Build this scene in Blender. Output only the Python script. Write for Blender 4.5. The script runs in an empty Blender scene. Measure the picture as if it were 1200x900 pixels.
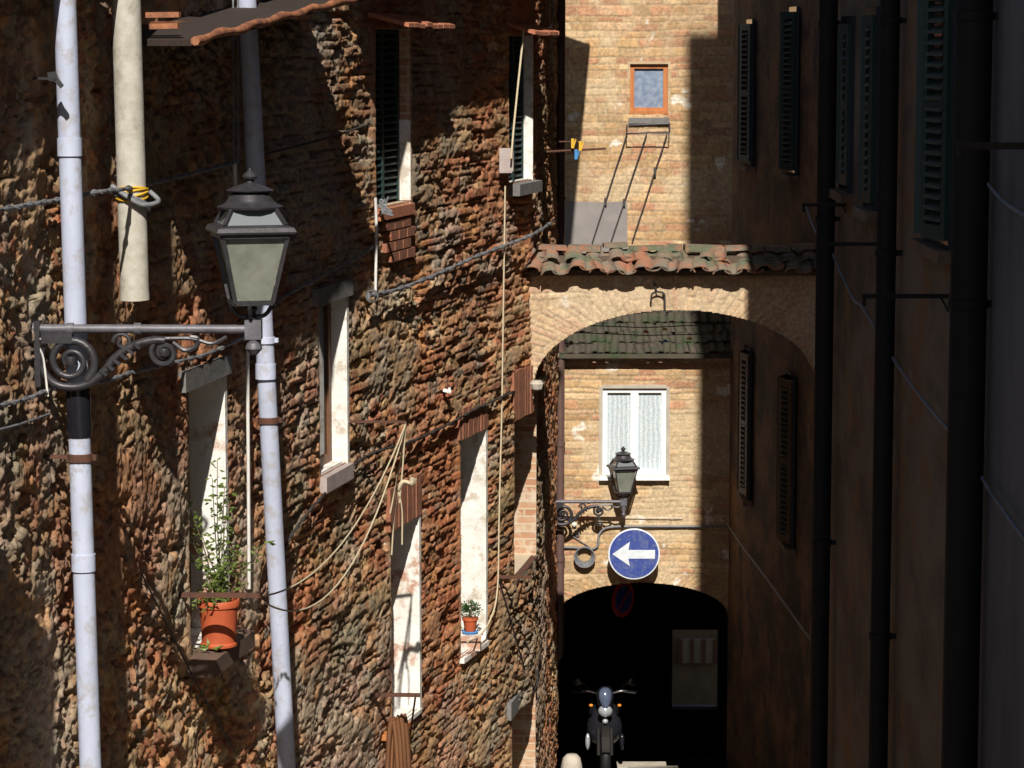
import bpy, math, random
import numpy as np
from mathutils import Vector, Matrix
random.seed(7)
C = bpy.context.scene.collection
V = Vector
# ------------------------------------------------------------------ camera model
F = 3300.0
TH = math.atan(405/3300.0)
FW = V((0, math.cos(TH), -math.sin(TH))); UP = V((0, math.sin(TH), math.cos(TH))); RT = V((1, 0, 0))
def rdir(px, py):
    return FW + RT*((px-600)/F) + UP*((450-py)/F)
def at(px, py, Y):
    d = rdir(px, py); return d*(Y/d.y)
# ------------------------------------------------------------------ left wall plan
_my = np.array([-40, 11.9, 12, 14.5, 17, 20, 23, 26.5, 26.51, 40])
_mm = np.array([0.0, 0.0, .151, .156, .171, .201, .256, .296, .064, .064])
_ys = np.arange(-40, 40, .01)
_m = np.interp(_ys, _my, _mm)
_xs = np.cumsum(_m)*.01
_xs = _xs - np.interp(14.5, _ys, _xs) - 2.44
def Xw(Y): return float(np.interp(Y, _ys, _xs))
def Mw(Y): return float(np.interp(Y, _my, _mm))
def nrm(Y):
    m = Mw(Y); return V((1, -m, 0)).normalized()
def wp(Y, z, off=0.0):
    n = nrm(Y); return V((Xw(Y), Y, z)) + n*off
def onwall(px, py, off=0.0):
    d = rdir(px, py); Y = 9.0
    while Y < 33:
        p = d*(Y/d.y)
        if p.x <= Xw(Y)+off*1.03: break
        # wall on the left: the ray starts right of it and meets it when wall X passes the ray
        Y += .01
    return V((p.x, Y, p.z))
def wY(px, py=450): return onwall(px, py).y
XR = 2.2
def onright(px, py, off=0.0):
    d = rdir(px, py); return d*((XR-off)/d.x)
def XB(Y): return 2.89-.071*(Y-26.5)
def onB(px, py, off=0.0):
    d = rdir(px, py); k = d.x/d.y
    Y = (2.89+.071*26.5-off)/(k+.071); return d*(Y/d.y)
# ------------------------------------------------------------------ mesh helpers
class MB:
    def __init__(s): s.v = []; s.f = []
    def add(s, vs, fs):
        o = len(s.v); s.v += [tuple(p) for p in vs]; s.f += [tuple(i+o for i in f) for f in fs]
        return s
    def hexa(s, p):   # p: 4 bottom (ccw), 4 top
        return s.add(p, [(3,2,1,0),(4,5,6,7),(0,1,5,4),(1,2,6,5),(2,3,7,6),(3,0,4,7)])
    def box(s, c, sz, M=None):
        x,y,z = [a/2 for a in sz]; c = V(c)
        q = [V(a) for a in [(-x,-y,-z),(x,-y,-z),(x,y,-z),(-x,y,-z),(-x,-y,z),(x,-y,z),(x,y,z),(-x,y,z)]]
        if M is not None: q = [M@a for a in q]
        return s.hexa([c+a for a in q])
    def bar(s, a, b, w, h=None):
        a = V(a); b = V(b); h = h or w; d = (b-a).normalized()
        u = V((0,0,1)) if abs(d.z) < .9 else V((0,1,0))
        r = d.cross(u).normalized(); u = r.cross(d)
        q = []
        for p in (a, b):
            q += [p-r*w/2-u*h/2, p+r*w/2-u*h/2, p+r*w/2+u*h/2, p-r*w/2+u*h/2]
        return s.hexa([q[0],q[1],q[2],q[3],q[4],q[5],q[6],q[7]])
    def tube(s, pts, r, n=8, cap=True):
        pts = [V(p) for p in pts]; rr = r if isinstance(r, (list, tuple)) else [r]*len(pts)
        vs = []; fs = []; prev = None
        for i, p in enumerate(pts):
            d = (pts[min(i+1, len(pts)-1)]-pts[max(i-1, 0)])
            d = d.normalized() if d.length > 1e-9 else V((0,0,1))
            if prev is None:
                u = V((0,0,1)) if abs(d.z) < .9 else V((0,1,0))
                a = d.cross(u).normalized()
            else:
                a = (prev-d*prev.dot(d)); a = a.normalized() if a.length > 1e-6 else prev
            prev = a; b = d.cross(a)
            for k in range(n):
                t = 2*math.pi*k/n; vs.append(p+(a*math.cos(t)+b*math.sin(t))*rr[i])
        for i in range(len(pts)-1):
            for k in range(n):
                fs.append((i*n+k, i*n+(k+1) % n, (i+1)*n+(k+1) % n, (i+1)*n+k))
        if cap:
            fs.append(tuple(range(n))[::-1]); fs.append(tuple((len(pts)-1)*n+k for k in range(n)))
        return s.add(vs, fs)
    def lathe(s, c, prof, n=16, rot=0.0, sx=1, M=None):   # prof: (r, z)
        c = V(c); vs = []; fs = []
        for r, z in prof:
            for k in range(n):
                t = 2*math.pi*k/n+rot; q = V((r*math.cos(t)*sx, r*math.sin(t), z))
                if M is not None: q = M@q
                vs.append(c+q)
        m = len(prof)
        for i in range(m-1):
            for k in range(n):
                fs.append((i*n+k, i*n+(k+1) % n, (i+1)*n+(k+1) % n, (i+1)*n+k))
        fs.append(tuple(range(n))[::-1]); fs.append(tuple((m-1)*n+k for k in range(n)))
        return s.add(vs, fs)
    def prism(s, poly, d):   # poly: list of points (planar), extruded by vector d
        n = len(poly); d = V(d); vs = [V(p) for p in poly]+[V(p)+d for p in poly]
        fs = [tuple(range(n)), tuple(range(2*n-1, n-1, -1))]
        for i in range(n): fs.append((i, i+n, (i+1) % n+n, (i+1) % n))
        return s.add(vs, fs)
    def build(s, name, m, parent=None, smooth=None):
        me = bpy.data.meshes.new(name); me.from_pydata(s.v, [], s.f); me.validate(); me.update()
        import bmesh
        bm = bmesh.new(); bm.from_mesh(me); bmesh.ops.recalc_face_normals(bm, faces=bm.faces); bm.to_mesh(me); bm.free()
        if smooth:
            me.polygons.foreach_set('use_smooth', [True]*len(me.polygons))
            me.set_sharp_from_angle(angle=math.radians(smooth))
        me.materials.append(m)
        o = bpy.data.objects.new(name, me); C.objects.link(o)
        if parent is not None: par(o, parent)
        return o
def par(o, p):
    o.parent = p; o.matrix_parent_inverse = wm(p).inverted()
def wm(o):
    if o.parent is None: return Matrix.Translation(o.location)
    return wm(o.parent) @ o.matrix_parent_inverse @ Matrix.Translation(o.location)
def tag(o, label=None, cat=None, group=None, kind=None):
    if label: o['label'] = label
    if cat: o['category'] = cat
    if group: o['group'] = group
    if kind: o['kind'] = kind
    return o
def thing(name, loc, label, cat, group=None):
    o = bpy.data.objects.new(name, None); C.objects.link(o); o.location = loc; o.empty_display_size = .1
    return tag(o, label, cat, group)
def spl(pts, n=8):
    pts = [V(p) for p in pts]; out = []
    P = [pts[0]*2-pts[1]]+pts+[pts[-1]*2-pts[-2]]
    for i in range(1, len(P)-2):
        a, b, c, d = P[i-1:i+3]
        for k in range(n):
            t = k/n
            out.append(.5*((2*b)+(c-a)*t+(2*a-5*b+4*c-d)*t*t+(3*b-a-3*c+d)*t**3))
    out.append(P[-2]); return out
# ------------------------------------------------------------------ materials
def nt(name):
    m = bpy.data.materials.new(name); m.use_nodes = True; t = m.node_tree
    b = t.nodes['Principled BSDF']; return m, t, b
def noise(t, scale, detail=5, rough=.6, stretch=None):
    g = t.nodes.new('ShaderNodeNewGeometry'); n = t.nodes.new('ShaderNodeTexNoise')
    n.inputs['Scale'].default_value = scale; n.inputs['Detail'].default_value = detail; n.inputs['Roughness'].default_value = rough
    if stretch:
        mp = t.nodes.new('ShaderNodeMapping'); mp.inputs['Scale'].default_value = stretch
        t.links.new(g.outputs['Position'], mp.inputs[0]); t.links.new(mp.outputs[0], n.inputs['Vector'])
    else: t.links.new(g.outputs['Position'], n.inputs['Vector'])
    return n.outputs['Fac']
def ramp(t, fac, stops):
    r = t.nodes.new('ShaderNodeValToRGB'); e = r.color_ramp.elements
    while len(e) < len(stops): e.new(.5)
    for k, (p, c) in enumerate(stops): e[k].position = p; e[k].color = (*c, 1)
    t.links.new(fac, r.inputs[0]); return r.outputs[0]
def bump(t, b, h, strength=.4, dist=.01):
    n = t.nodes.new('ShaderNodeBump'); n.inputs['Strength'].default_value = strength; n.inputs['Distance'].default_value = dist
    t.links.new(h, n.inputs['Height']); t.links.new(n.outputs[0], b.inputs['Normal'])
def mixc(t, fac, a, b, mode='MIX'):
    x = t.nodes.new('ShaderNodeMix'); x.data_type = 'RGBA'; x.blend_type = mode
    for s, i in ((fac, 0), (a, 6), (b, 7)):
        if isinstance(s, (int, float)): x.inputs[i].default_value = s
        elif isinstance(s, tuple): x.inputs[i].default_value = (*s, 1)
        else: t.links.new(s, x.inputs[i])
    return x.outputs[2]
def mat(name, c1, c2=None, scale=6, rough=.7, metal=0.0, bs=.3, bd=.004, bscale=40, stretch=None, lo=.35, hi=.65, c3=None, c3s=3, spec=.5):
    m, t, b = nt(name); c2 = c2 or tuple(x*.75 for x in c1)
    col = ramp(t, noise(t, scale, 6, .65, stretch), [(lo, c1), (hi, c2)])
    if c3:
        col = mixc(t, ramp(t, noise(t, c3s, 5, .7), [(.52, (0,0,0)), (.62, (1,1,1))]), col, c3)
    t.links.new(col, b.inputs['Base Color'])
    b.inputs['Roughness'].default_value = rough; b.inputs['Metallic'].default_value = metal
    b.inputs['Specular IOR Level'].default_value = spec
    if bs: bump(t, b, noise(t, bscale, 6, .6), bs, bd)
    return m
def masonry_mat(name, bs=.6):
    m, t, b = nt(name)
    a = t.nodes.new('ShaderNodeAttribute'); a.attribute_name = 'Col'
    n1 = ramp(t, noise(t, 26, 8, .75), [(.3, (.55,.55,.55)), (.5, (.95,.95,.95)), (.72, (1.45,1.42,1.35))])
    c = mixc(t, 1.0, a.outputs['Color'], n1, 'MULTIPLY')
    t.links.new(c, b.inputs['Base Color']); b.inputs['Roughness'].default_value = .95
    b.inputs['Specular IOR Level'].default_value = .15
    bump(t, b, noise(t, 55, 9, .75), bs, .022)
    return m
M = {}
M['rubble'] = masonry_mat('rubble_masonry', .75)
M['brick'] = masonry_mat('brick_masonry', .45)
M['plaster_white'] = mat('white_limewash', (.78,.77,.74), (.70,.67,.62), 5, .9, bs=.8, bd=.012, bscale=16, c3=(.46,.27,.19), c3s=3.2)
M['plaster_lime'] = mat('bright_limewash', (.80,.79,.76), (.66,.64,.60), 9, .9, bs=.8, bd=.012, bscale=16, c3=(.52,.46,.38), c3s=7)
M['jamb_brick'] = mat('limewashed_brick', (.55,.40,.28), (.42,.23,.15), 9, .9, bs=.6, bd=.008, bscale=22)
m, t, b = nt('limewashed_brick_courses'); g = t.nodes.new('ShaderNodeNewGeometry'); sp_ = t.nodes.new('ShaderNodeSeparateXYZ'); cb = t.nodes.new('ShaderNodeCombineXYZ')
t.links.new(g.outputs['Position'], sp_.inputs[0]); t.links.new(sp_.outputs['X'], cb.inputs['X']); t.links.new(sp_.outputs['Z'], cb.inputs['Y'])
bt = t.nodes.new('ShaderNodeTexBrick'); t.links.new(cb.outputs[0], bt.inputs['Vector']); bt.inputs['Scale'].default_value = 1
for k_, v_ in (('Color1', (.50,.30,.18,1)), ('Color2', (.40,.19,.11,1)), ('Mortar', (.52,.42,.30,1))): bt.inputs[k_].default_value = v_
bt.inputs['Brick Width'].default_value = .24; bt.inputs['Row Height'].default_value = .075; bt.inputs['Mortar Size'].default_value = .012; bt.inputs['Mortar Smooth'].default_value = .6
c_ = mixc(t, ramp(t, noise(t, 6, 5, .7), [(.46, (0,0,0)), (.62, (1,1,1))]), bt.outputs['Color'], (.56,.46,.35))
t.links.new(c_, b.inputs['Base Color']); b.inputs['Roughness'].default_value = .95; bump(t, b, c_, .6, .02); M['jamb_brick'] = m
M['grey_stone'] = mat('grey_stone', (.20,.19,.185), (.13,.125,.125), 8, .85, bs=.5, bd=.008, bscale=30)
M['pink_stone'] = mat('pale_pink_stone', (.42,.36,.35), (.33,.27,.26), 8, .85, bs=.4, bd=.006, bscale=30)
M['brown_stone'] = mat('brown_sill_stone', (.16,.10,.075), (.10,.065,.05), 8, .8, bs=.5, bd=.006, bscale=30)
M['pvc'] = mat('pale_blue_grey_paint', (.52,.57,.72), (.42,.46,.60), 5, .5, bs=.5, bd=.006, bscale=9, c3=(.41,.41,.46), c3s=10, stretch=(1,1,.35))
M['fibre'] = mat('fibre_cement', (.52,.50,.44), (.40,.37,.31), 14, .85, bs=.4, bd=.004, bscale=60, c3=(.33,.30,.24), c3s=5)
M['brown_pipe'] = mat('brown_painted_metal', (.13,.075,.065), (.09,.055,.05), 6, .5, bs=.2)
M['black_pipe'] = mat('dark_downpipe_paint', (.012,.011,.011), (.018,.015,.013), 6, .7, bs=.2, spec=.2)
M['iron'] = mat('painted_iron', (.055,.052,.06), (.035,.032,.036), 20, .42, metal=.3, bs=.4, bd=.003, bscale=60)
M['iron_light'] = mat('weathered_grey_iron', (.16,.155,.18), (.09,.085,.10), 12, .5, metal=.2, bs=.4, bd=.003, bscale=50)
M['rust'] = mat('rusty_iron', (.12,.045,.025), (.06,.03,.02), 25, .85, bs=.6, bd=.004, bscale=70)
M['dark_rust'] = mat('dark_rusty_iron', (.035,.02,.015), (.02,.013,.010), 25, .95, bs=.5)
M['black'] = mat('black_rubber', (.01,.01,.011), (.013,.013,.013), 20, .6, bs=.2)
M['cable_grey'] = mat('grey_cable', (.22,.23,.25), (.12,.12,.13), 30, .6, bs=.2)
M['cable_dark'] = mat('dark_cable', (.05,.045,.045), (.035,.03,.03), 30, .7, bs=.2)
M['cable_white'] = mat('white_cable', (.7,.69,.66), (.55,.53,.5), 10, .6, bs=.1)
M['rope'] = mat('cream_rope', (.55,.47,.33), (.45,.37,.25), 60, .9, bs=.3)
M['yellow'] = mat('yellow_plastic', (.70,.42,.03), (.6,.36,.03), 10, .5, bs=0)
M['blue_pl'] = mat('blue_plastic', (.05,.25,.55), (.05,.2,.5), 10, .5, bs=0)
M['red_pl'] = mat('red_plastic', (.6,.05,.04), (.5,.05,.04), 10, .5, bs=0)
M['white_pl'] = mat('white_plastic', (.75,.75,.72), (.65,.65,.62), 10, .5, bs=0)
M['terracotta'] = mat('terracotta_pot', (.50,.10,.035), (.40,.08,.03), 9, .65, bs=.3, bd=.002, bscale=40)
M['soil'] = mat('soil', (.05,.035,.025), (.03,.02,.015), 30, 1, bs=.6)
M['stem'] = mat('plant_stem', (.10,.09,.04), (.06,.05,.025), 20, .8, bs=.2)
M['tile'] = mat('roof_tile', (.33,.145,.085), (.20,.165,.125), 5.5, .95, bs=1, bd=.015, bscale=22, c3=(.12,.135,.085), c3s=2.6, lo=.42, hi=.56)
M['tile_moss'] = mat('mossy_tile', (.055,.052,.036), (.095,.075,.055), 8, .95, bs=.7, bd=.01, bscale=25, c3=(.04,.06,.028), c3s=4)
M['tile_clean'] = mat('clean_tile', (.45,.17,.09), (.33,.12,.065), 12, .9, bs=.5, bd=.006, bscale=40)
M['wood_orange'] = mat('orange_wood', (.50,.19,.06), (.36,.12,.04), 10, .5, bs=.2, stretch=(1,1,.15))
M['wood_brown'] = mat('brown_wood', (.20,.085,.035), (.11,.045,.02), 8, .55, bs=.4, stretch=(1,1,.2))
M['wood_grey'] = mat('old_rafter_wood', (.12,.08,.055), (.07,.05,.035), 8, .9, bs=.5)
M['wood_rust'] = mat('rusty_gutter', (.42,.16,.07), (.12,.05,.03), 9, .7, bs=.6, bd=.006, bscale=40)
M['shutter_green'] = mat('dark_green_paint', (.012,.045,.042), (.01,.03,.03), 10, .5, bs=.2)
M['shutter_tip'] = mat('lit_slat_edge', (.07,.08,.05), (.035,.045,.035), 30, .6, bs=0)  # lighter slat colour stands in for louvre edges catching the light
M['shutter_brown'] = mat('brown_shutter_paint', (.10,.06,.035), (.06,.035,.022), 10, .6, bs=.2)
M['frame_white'] = mat('white_window_paint', (.85,.86,.86), (.78,.79,.78), 6, .4, bs=0)
M['plaster_brown'] = mat('brown_weathered_render', (.19,.10,.05), (.06,.038,.024), 2.2, .95, bs=1, bd=.03, bscale=9, stretch=(1,.45,.8), lo=.42, hi=.6, c3=(.05,.035,.025), c3s=1.6)
M['plaster_grey'] = mat('grey_brown_render', (.17,.125,.09), (.085,.055,.035), 2.0, .95, bs=1, bd=.025, bscale=10, stretch=(1,.45,.8), lo=.42, hi=.6, c3=(.19,.095,.04), c3s=1.6)
M['plaster_pale'] = mat('cool_grey_render', (.14,.13,.135), (.085,.08,.085), 2.2, .95, bs=.8, bd=.015, bscale=14, stretch=(1,1,.3), lo=.4, hi=.62)
M['patch'] = mat('cement_patch', (.26,.235,.225), (.21,.19,.185), 4, .9, bs=.3, bd=.004, bscale=30)
M['ochre'] = mat('ochre_render', (.50,.38,.24), (.40,.29,.18), 8, .95, bs=.5)
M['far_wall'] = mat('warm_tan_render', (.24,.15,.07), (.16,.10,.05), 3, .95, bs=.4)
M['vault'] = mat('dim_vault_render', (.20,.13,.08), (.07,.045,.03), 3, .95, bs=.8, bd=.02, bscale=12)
M['cobble'] = mat('street_stone', (.24,.21,.18), (.14,.12,.10), 5, .85, bs=.8, bd=.02, bscale=7)
M['step'] = mat('pale_step_stone', (.48,.43,.36), (.36,.32,.27), 6, .8, bs=.5)
M['dark_wall'] = mat('dark_brown_render', (.035,.025,.018), (.02,.015,.012), 3, .95, bs=.5)  # near-black brown for rear walls, ceiling and pipe end
M['sign_blue'] = mat('sign_blue_enamel', (.03,.05,.26), (.055,.09,.30), 11, .45, bs=.3, bd=.003, bscale=20, c3=(.10,.13,.28), c3s=17)
M['sign_white'] = mat('sign_white_enamel', (.72,.76,.80), (.58,.62,.68), 14, .4, bs=0)
M['metal'] = mat('bare_metal', (.5,.5,.52), (.4,.4,.42), 10, .3, metal=.9, bs=0)
M['chrome'] = mat('polished_fairing', (.75,.78,.85), (.6,.64,.72), 6, .12, metal=.6, bs=0)
M['smoked'] = mat('smoked_screen', (.16,.20,.30), (.10,.13,.22), 12, .1, metal=.5, bs=0)
M['bike_black'] = mat('gloss_black_paint', (.012,.012,.016), (.015,.015,.02), 5, .18, bs=0)
M['orange_lens'] = mat('orange_lens', (.75,.25,.03), (.65,.2,.02), 5, .2, bs=0)
M['curtain'] = None
def leafmat(name, a, b_):
    m, t, b = nt(name); t.links.new(ramp(t, noise(t, 18, 2), [(.35, a), (.65, b_)]), b.inputs['Base Color'])
    b.inputs['Roughness'].default_value = .5; b.inputs['Subsurface Weight'].default_value = 0
    tr = t.nodes.new('ShaderNodeBsdfTranslucent'); tr.inputs[0].default_value = (*[x*1.4 for x in a], 1)
    ad = t.nodes.new('ShaderNodeMixShader'); ad.inputs[0].default_value = .3
    t.links.new(b.outputs[0], ad.inputs[1]); t.links.new(tr.outputs[0], ad.inputs[2])
    t.links.new(ad.outputs[0], t.nodes['Material Output'].inputs[0]); return m
M['leaf'] = leafmat('leaf_green', (.20,.26,.06), (.11,.17,.04))
M['leaf_dark'] = leafmat('leaf_dark_green', (.04,.12,.03), (.03,.08,.02))
M['flower'] = mat('pink_petal', (.75,.35,.4), (.8,.5,.5), 10, .6, bs=0)
m, t, b = nt('lantern_glass')
t.links.new(ramp(t, noise(t, 7, 4, .6), [(.35, (.30,.31,.26)), (.65, (.20,.21,.175))]), b.inputs['Base Color'])
b.inputs['Roughness'].default_value = .22; b.inputs['Transmission Weight'].default_value = .25; M['glass_lamp'] = m
m, t, b = nt('window_glass'); b.inputs['Base Color'].default_value = (.03,.04,.05,1); b.inputs['Roughness'].default_value = .06; M['glass_dark'] = m
m, t, b = nt('lace_curtain'); g = t.nodes.new('ShaderNodeNewGeometry'); wv = t.nodes.new('ShaderNodeTexWave'); wv.inputs['Scale'].default_value = 6; wv.inputs['Distortion'].default_value = 2.5; wv.inputs['Detail'].default_value = 2
t.links.new(g.outputs['Position'], wv.inputs['Vector'])
c_ = mixc(t, .45, ramp(t, wv.outputs['Fac'], [(.1, (.42,.50,.55)), (.8, (.68,.73,.75))]), ramp(t, noise(t, 60, 2, .5), [(.44, (.68,.72,.74)), (.56, (.36,.46,.52))]))
t.links.new(c_, b.inputs['Base Color']); b.inputs['Roughness'].default_value = .35; b.inputs['Coat Weight'].default_value = .5; bump(t, b, wv.outputs['Fac'], .5, .02); M['lace'] = m
m, t, b = nt('patterned_glass')
t.links.new(ramp(t, noise(t, 16, 3, .5), [(.38, (.26,.31,.40)), (.60, (.17,.22,.32))]), b.inputs['Base Color']); b.inputs['Roughness'].default_value = .25; M['lace_small'] = m
# ------------------------------------------------------------------ numpy noise + masonry
def h2(ix, iy, s=0):
    ix = np.asarray(ix).astype(np.int64); iy = np.asarray(iy).astype(np.int64)
    n = (ix*374761393+iy*668265263+s*1274126177) & 0xffffffff
    n = ((n ^ (n >> 13))*1274126177) & 0xffffffff
    n = ((n ^ (n >> 16))*2246822519) & 0xffffffff
    return ((n ^ (n >> 15)) & 0xffffff)/float(0xffffff)
def vn(x, y, s=0):
    ix = np.floor(x); iy = np.floor(y); fx = x-ix; fy = y-iy
    fx = fx*fx*(3-2*fx); fy = fy*fy*(3-2*fy)
    a = h2(ix, iy, s); b = h2(ix+1, iy, s); c = h2(ix, iy+1, s); d = h2(ix+1, iy+1, s)
    return (a*(1-fx)+b*fx)*(1-fy)+(c*(1-fx)+d*fx)*fy
def fbm(x, y, s=0, o=4):
    r = 0; a = .5; t = 0
    for k in range(o):
        r = r+a*vn(x*2**k, y*2**k, s+k); t += a; a *= .55
    return r/t
def ss(x, a, b):
    t = np.clip((x-a)/(b-a), 0, 1); return t*t*(3-2*t)
def bricks(u, v, bw, bh, s, wob=.012, loc=False):
    v = v+wob*(fbm(u*1.3, v*1.3, s, 3)-.5)*4; v = v+.010*(vn(u*9, v*9, s+3)-.5)
    u = u+.03*(vn(u*3, v*14, s+5)-.5)
    r = v/bh; ri = np.floor(r)
    jt = (h2(ri, ri*0, s+1)-.5)*.5; jn = (h2(ri+1, ri*0, s+1)-.5)*.5
    lo = ri+jt; ri = np.where(r < lo, ri-1, np.where(r > ri+1+jn, ri+1, ri))
    lo = (ri+(h2(ri, ri*0, s+1)-.5)*.5)*bh; hi = (ri+1+(h2(ri+1, ri*0, s+1)-.5)*.5)*bh
    uu = u/bw+h2(ri, ri*0, s+2)*7; ci = np.floor(uu)
    bl = ci+(h2(ci, ri, s+4)-.5)*.6; br = ci+1+(h2(ci+1, ri, s+4)-.5)*.6
    ci2 = np.where(uu < bl, ci-1, np.where(uu > br, ci+1, ci))
    bl = ci2+(h2(ci2, ri, s+4)-.5)*.6; br = ci2+1+(h2(ci2+1, ri, s+4)-.5)*.6
    d = np.minimum(np.minimum(uu-bl, br-uu)*bw, np.minimum(v-lo, hi-v))
    if loc: return d, h2(ci2, ri, s+7), h2(ci2, ri, s+8), (uu-(bl+br)/2)*bw, v-(lo+hi)/2
    return d, h2(ci2, ri, s+7), h2(ci2, ri, s+8)
def rubble(u, v, sx, sy, s):
    u, v = (u+.05*(vn(u*4, v*4, s)-.5)+.035*(fbm(u*16, v*16, s+6, 2)-.5)+.016*(vn(u*45, v*45, s+8)-.5),
            v+.05*(vn(u*4, v*4, s+1)-.5)+.035*(fbm(u*16, v*16, s+7, 2)-.5)+.016*(vn(u*45, v*45, s+9)-.5))
    x = u/sx; y = v/sy; ix = np.floor(x); iy = np.floor(y)
    d1 = np.full(x.shape, 9.); d2 = np.full(x.shape, 9.); r1 = np.zeros(x.shape); r2 = np.zeros(x.shape); lx = np.zeros(x.shape); ly = np.zeros(x.shape)
    for a in (-1, 0, 1):
        for b in (-1, 0, 1):
            cx = ix+a; cy = iy+b
            px = cx+.5+.85*(h2(cx, cy, s+2)-.5); py = cy+.5+.85*(h2(cx, cy, s+3)-.5)
            d = np.sqrt((x-px)**2+(y-py)**2)
            n = d < d1
            d2 = np.where(n, d1, np.minimum(d2, d)); lx = np.where(n, (x-px)*sx, lx); ly = np.where(n, (y-py)*sy, ly); r1 = np.where(n, h2(cx, cy, s+4), r1); r2 = np.where(n, h2(cx, cy, s+5), r2)
            d1 = np.minimum(d1, d)
    return (d2-d1)*min(sx, sy)*.5, r1, r2, lx, ly
def pal(r, cols):
    cols = np.array(cols); k = np.clip((r*len(cols)).astype(int), 0, len(cols)-1); return cols[k]
def grid_obj(name, P, col, keep, m, parent, smooth=True):
    nu, nv = P.shape[:2]
    idx = np.arange(nu*nv).reshape(nu, nv)
    q = np.stack([idx[:-1,:-1], idx[1:,:-1], idx[1:,1:], idx[:-1,1:]], -1)[keep]
    used, inv = np.unique(q.ravel(), return_inverse=True)
    vs = P.reshape(-1, 3)[used]; cs = col.reshape(-1, 3)[used]; nf = len(q)
    me = bpy.data.meshes.new(name)
    me.vertices.add(len(vs)); me.vertices.foreach_set('co', vs.astype(np.float32).ravel())
    me.loops.add(nf*4); me.loops.foreach_set('vertex_index', inv.astype(np.int32).ravel())
    me.polygons.add(nf); me.polygons.foreach_set('loop_start', np.arange(0, nf*4, 4, dtype=np.int32))
    try: me.polygons.foreach_set('loop_total', np.full(nf, 4, dtype=np.int32))
    except Exception: pass
    me.polygons.foreach_set('use_smooth', np.ones(nf, dtype=bool))
    a = me.color_attributes.new('Col', 'FLOAT_COLOR', 'POINT')
    a.data.foreach_set('color', np.concatenate([cs, np.ones((len(cs), 1))], 1).astype(np.float32).ravel())
    me.update(calc_edges=True); me.validate()
    me.materials.append(m)
    o = bpy.data.objects.new(name, me); C.objects.link(o)
    if parent is not None: par(o, parent)
    return o
PAL_RUB = [(.30,.11,.055),(.33,.14,.07),(.36,.21,.10),(.42,.29,.15),(.27,.20,.13),(.30,.27,.22),(.24,.10,.06),(.45,.36,.23),(.22,.20,.17),(.36,.15,.08),(.40,.25,.12)]
PAL_RED = [(.33,.12,.06),(.28,.09,.05),(.38,.17,.08),(.30,.14,.08),(.36,.20,.11),(.24,.10,.06)]
PAL_YEL = [(.52,.34,.17),(.56,.38,.20),(.48,.30,.15),(.54,.36,.21),(.50,.27,.15),(.46,.31,.17),(.58,.42,.24),(.45,.24,.14)]
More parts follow.
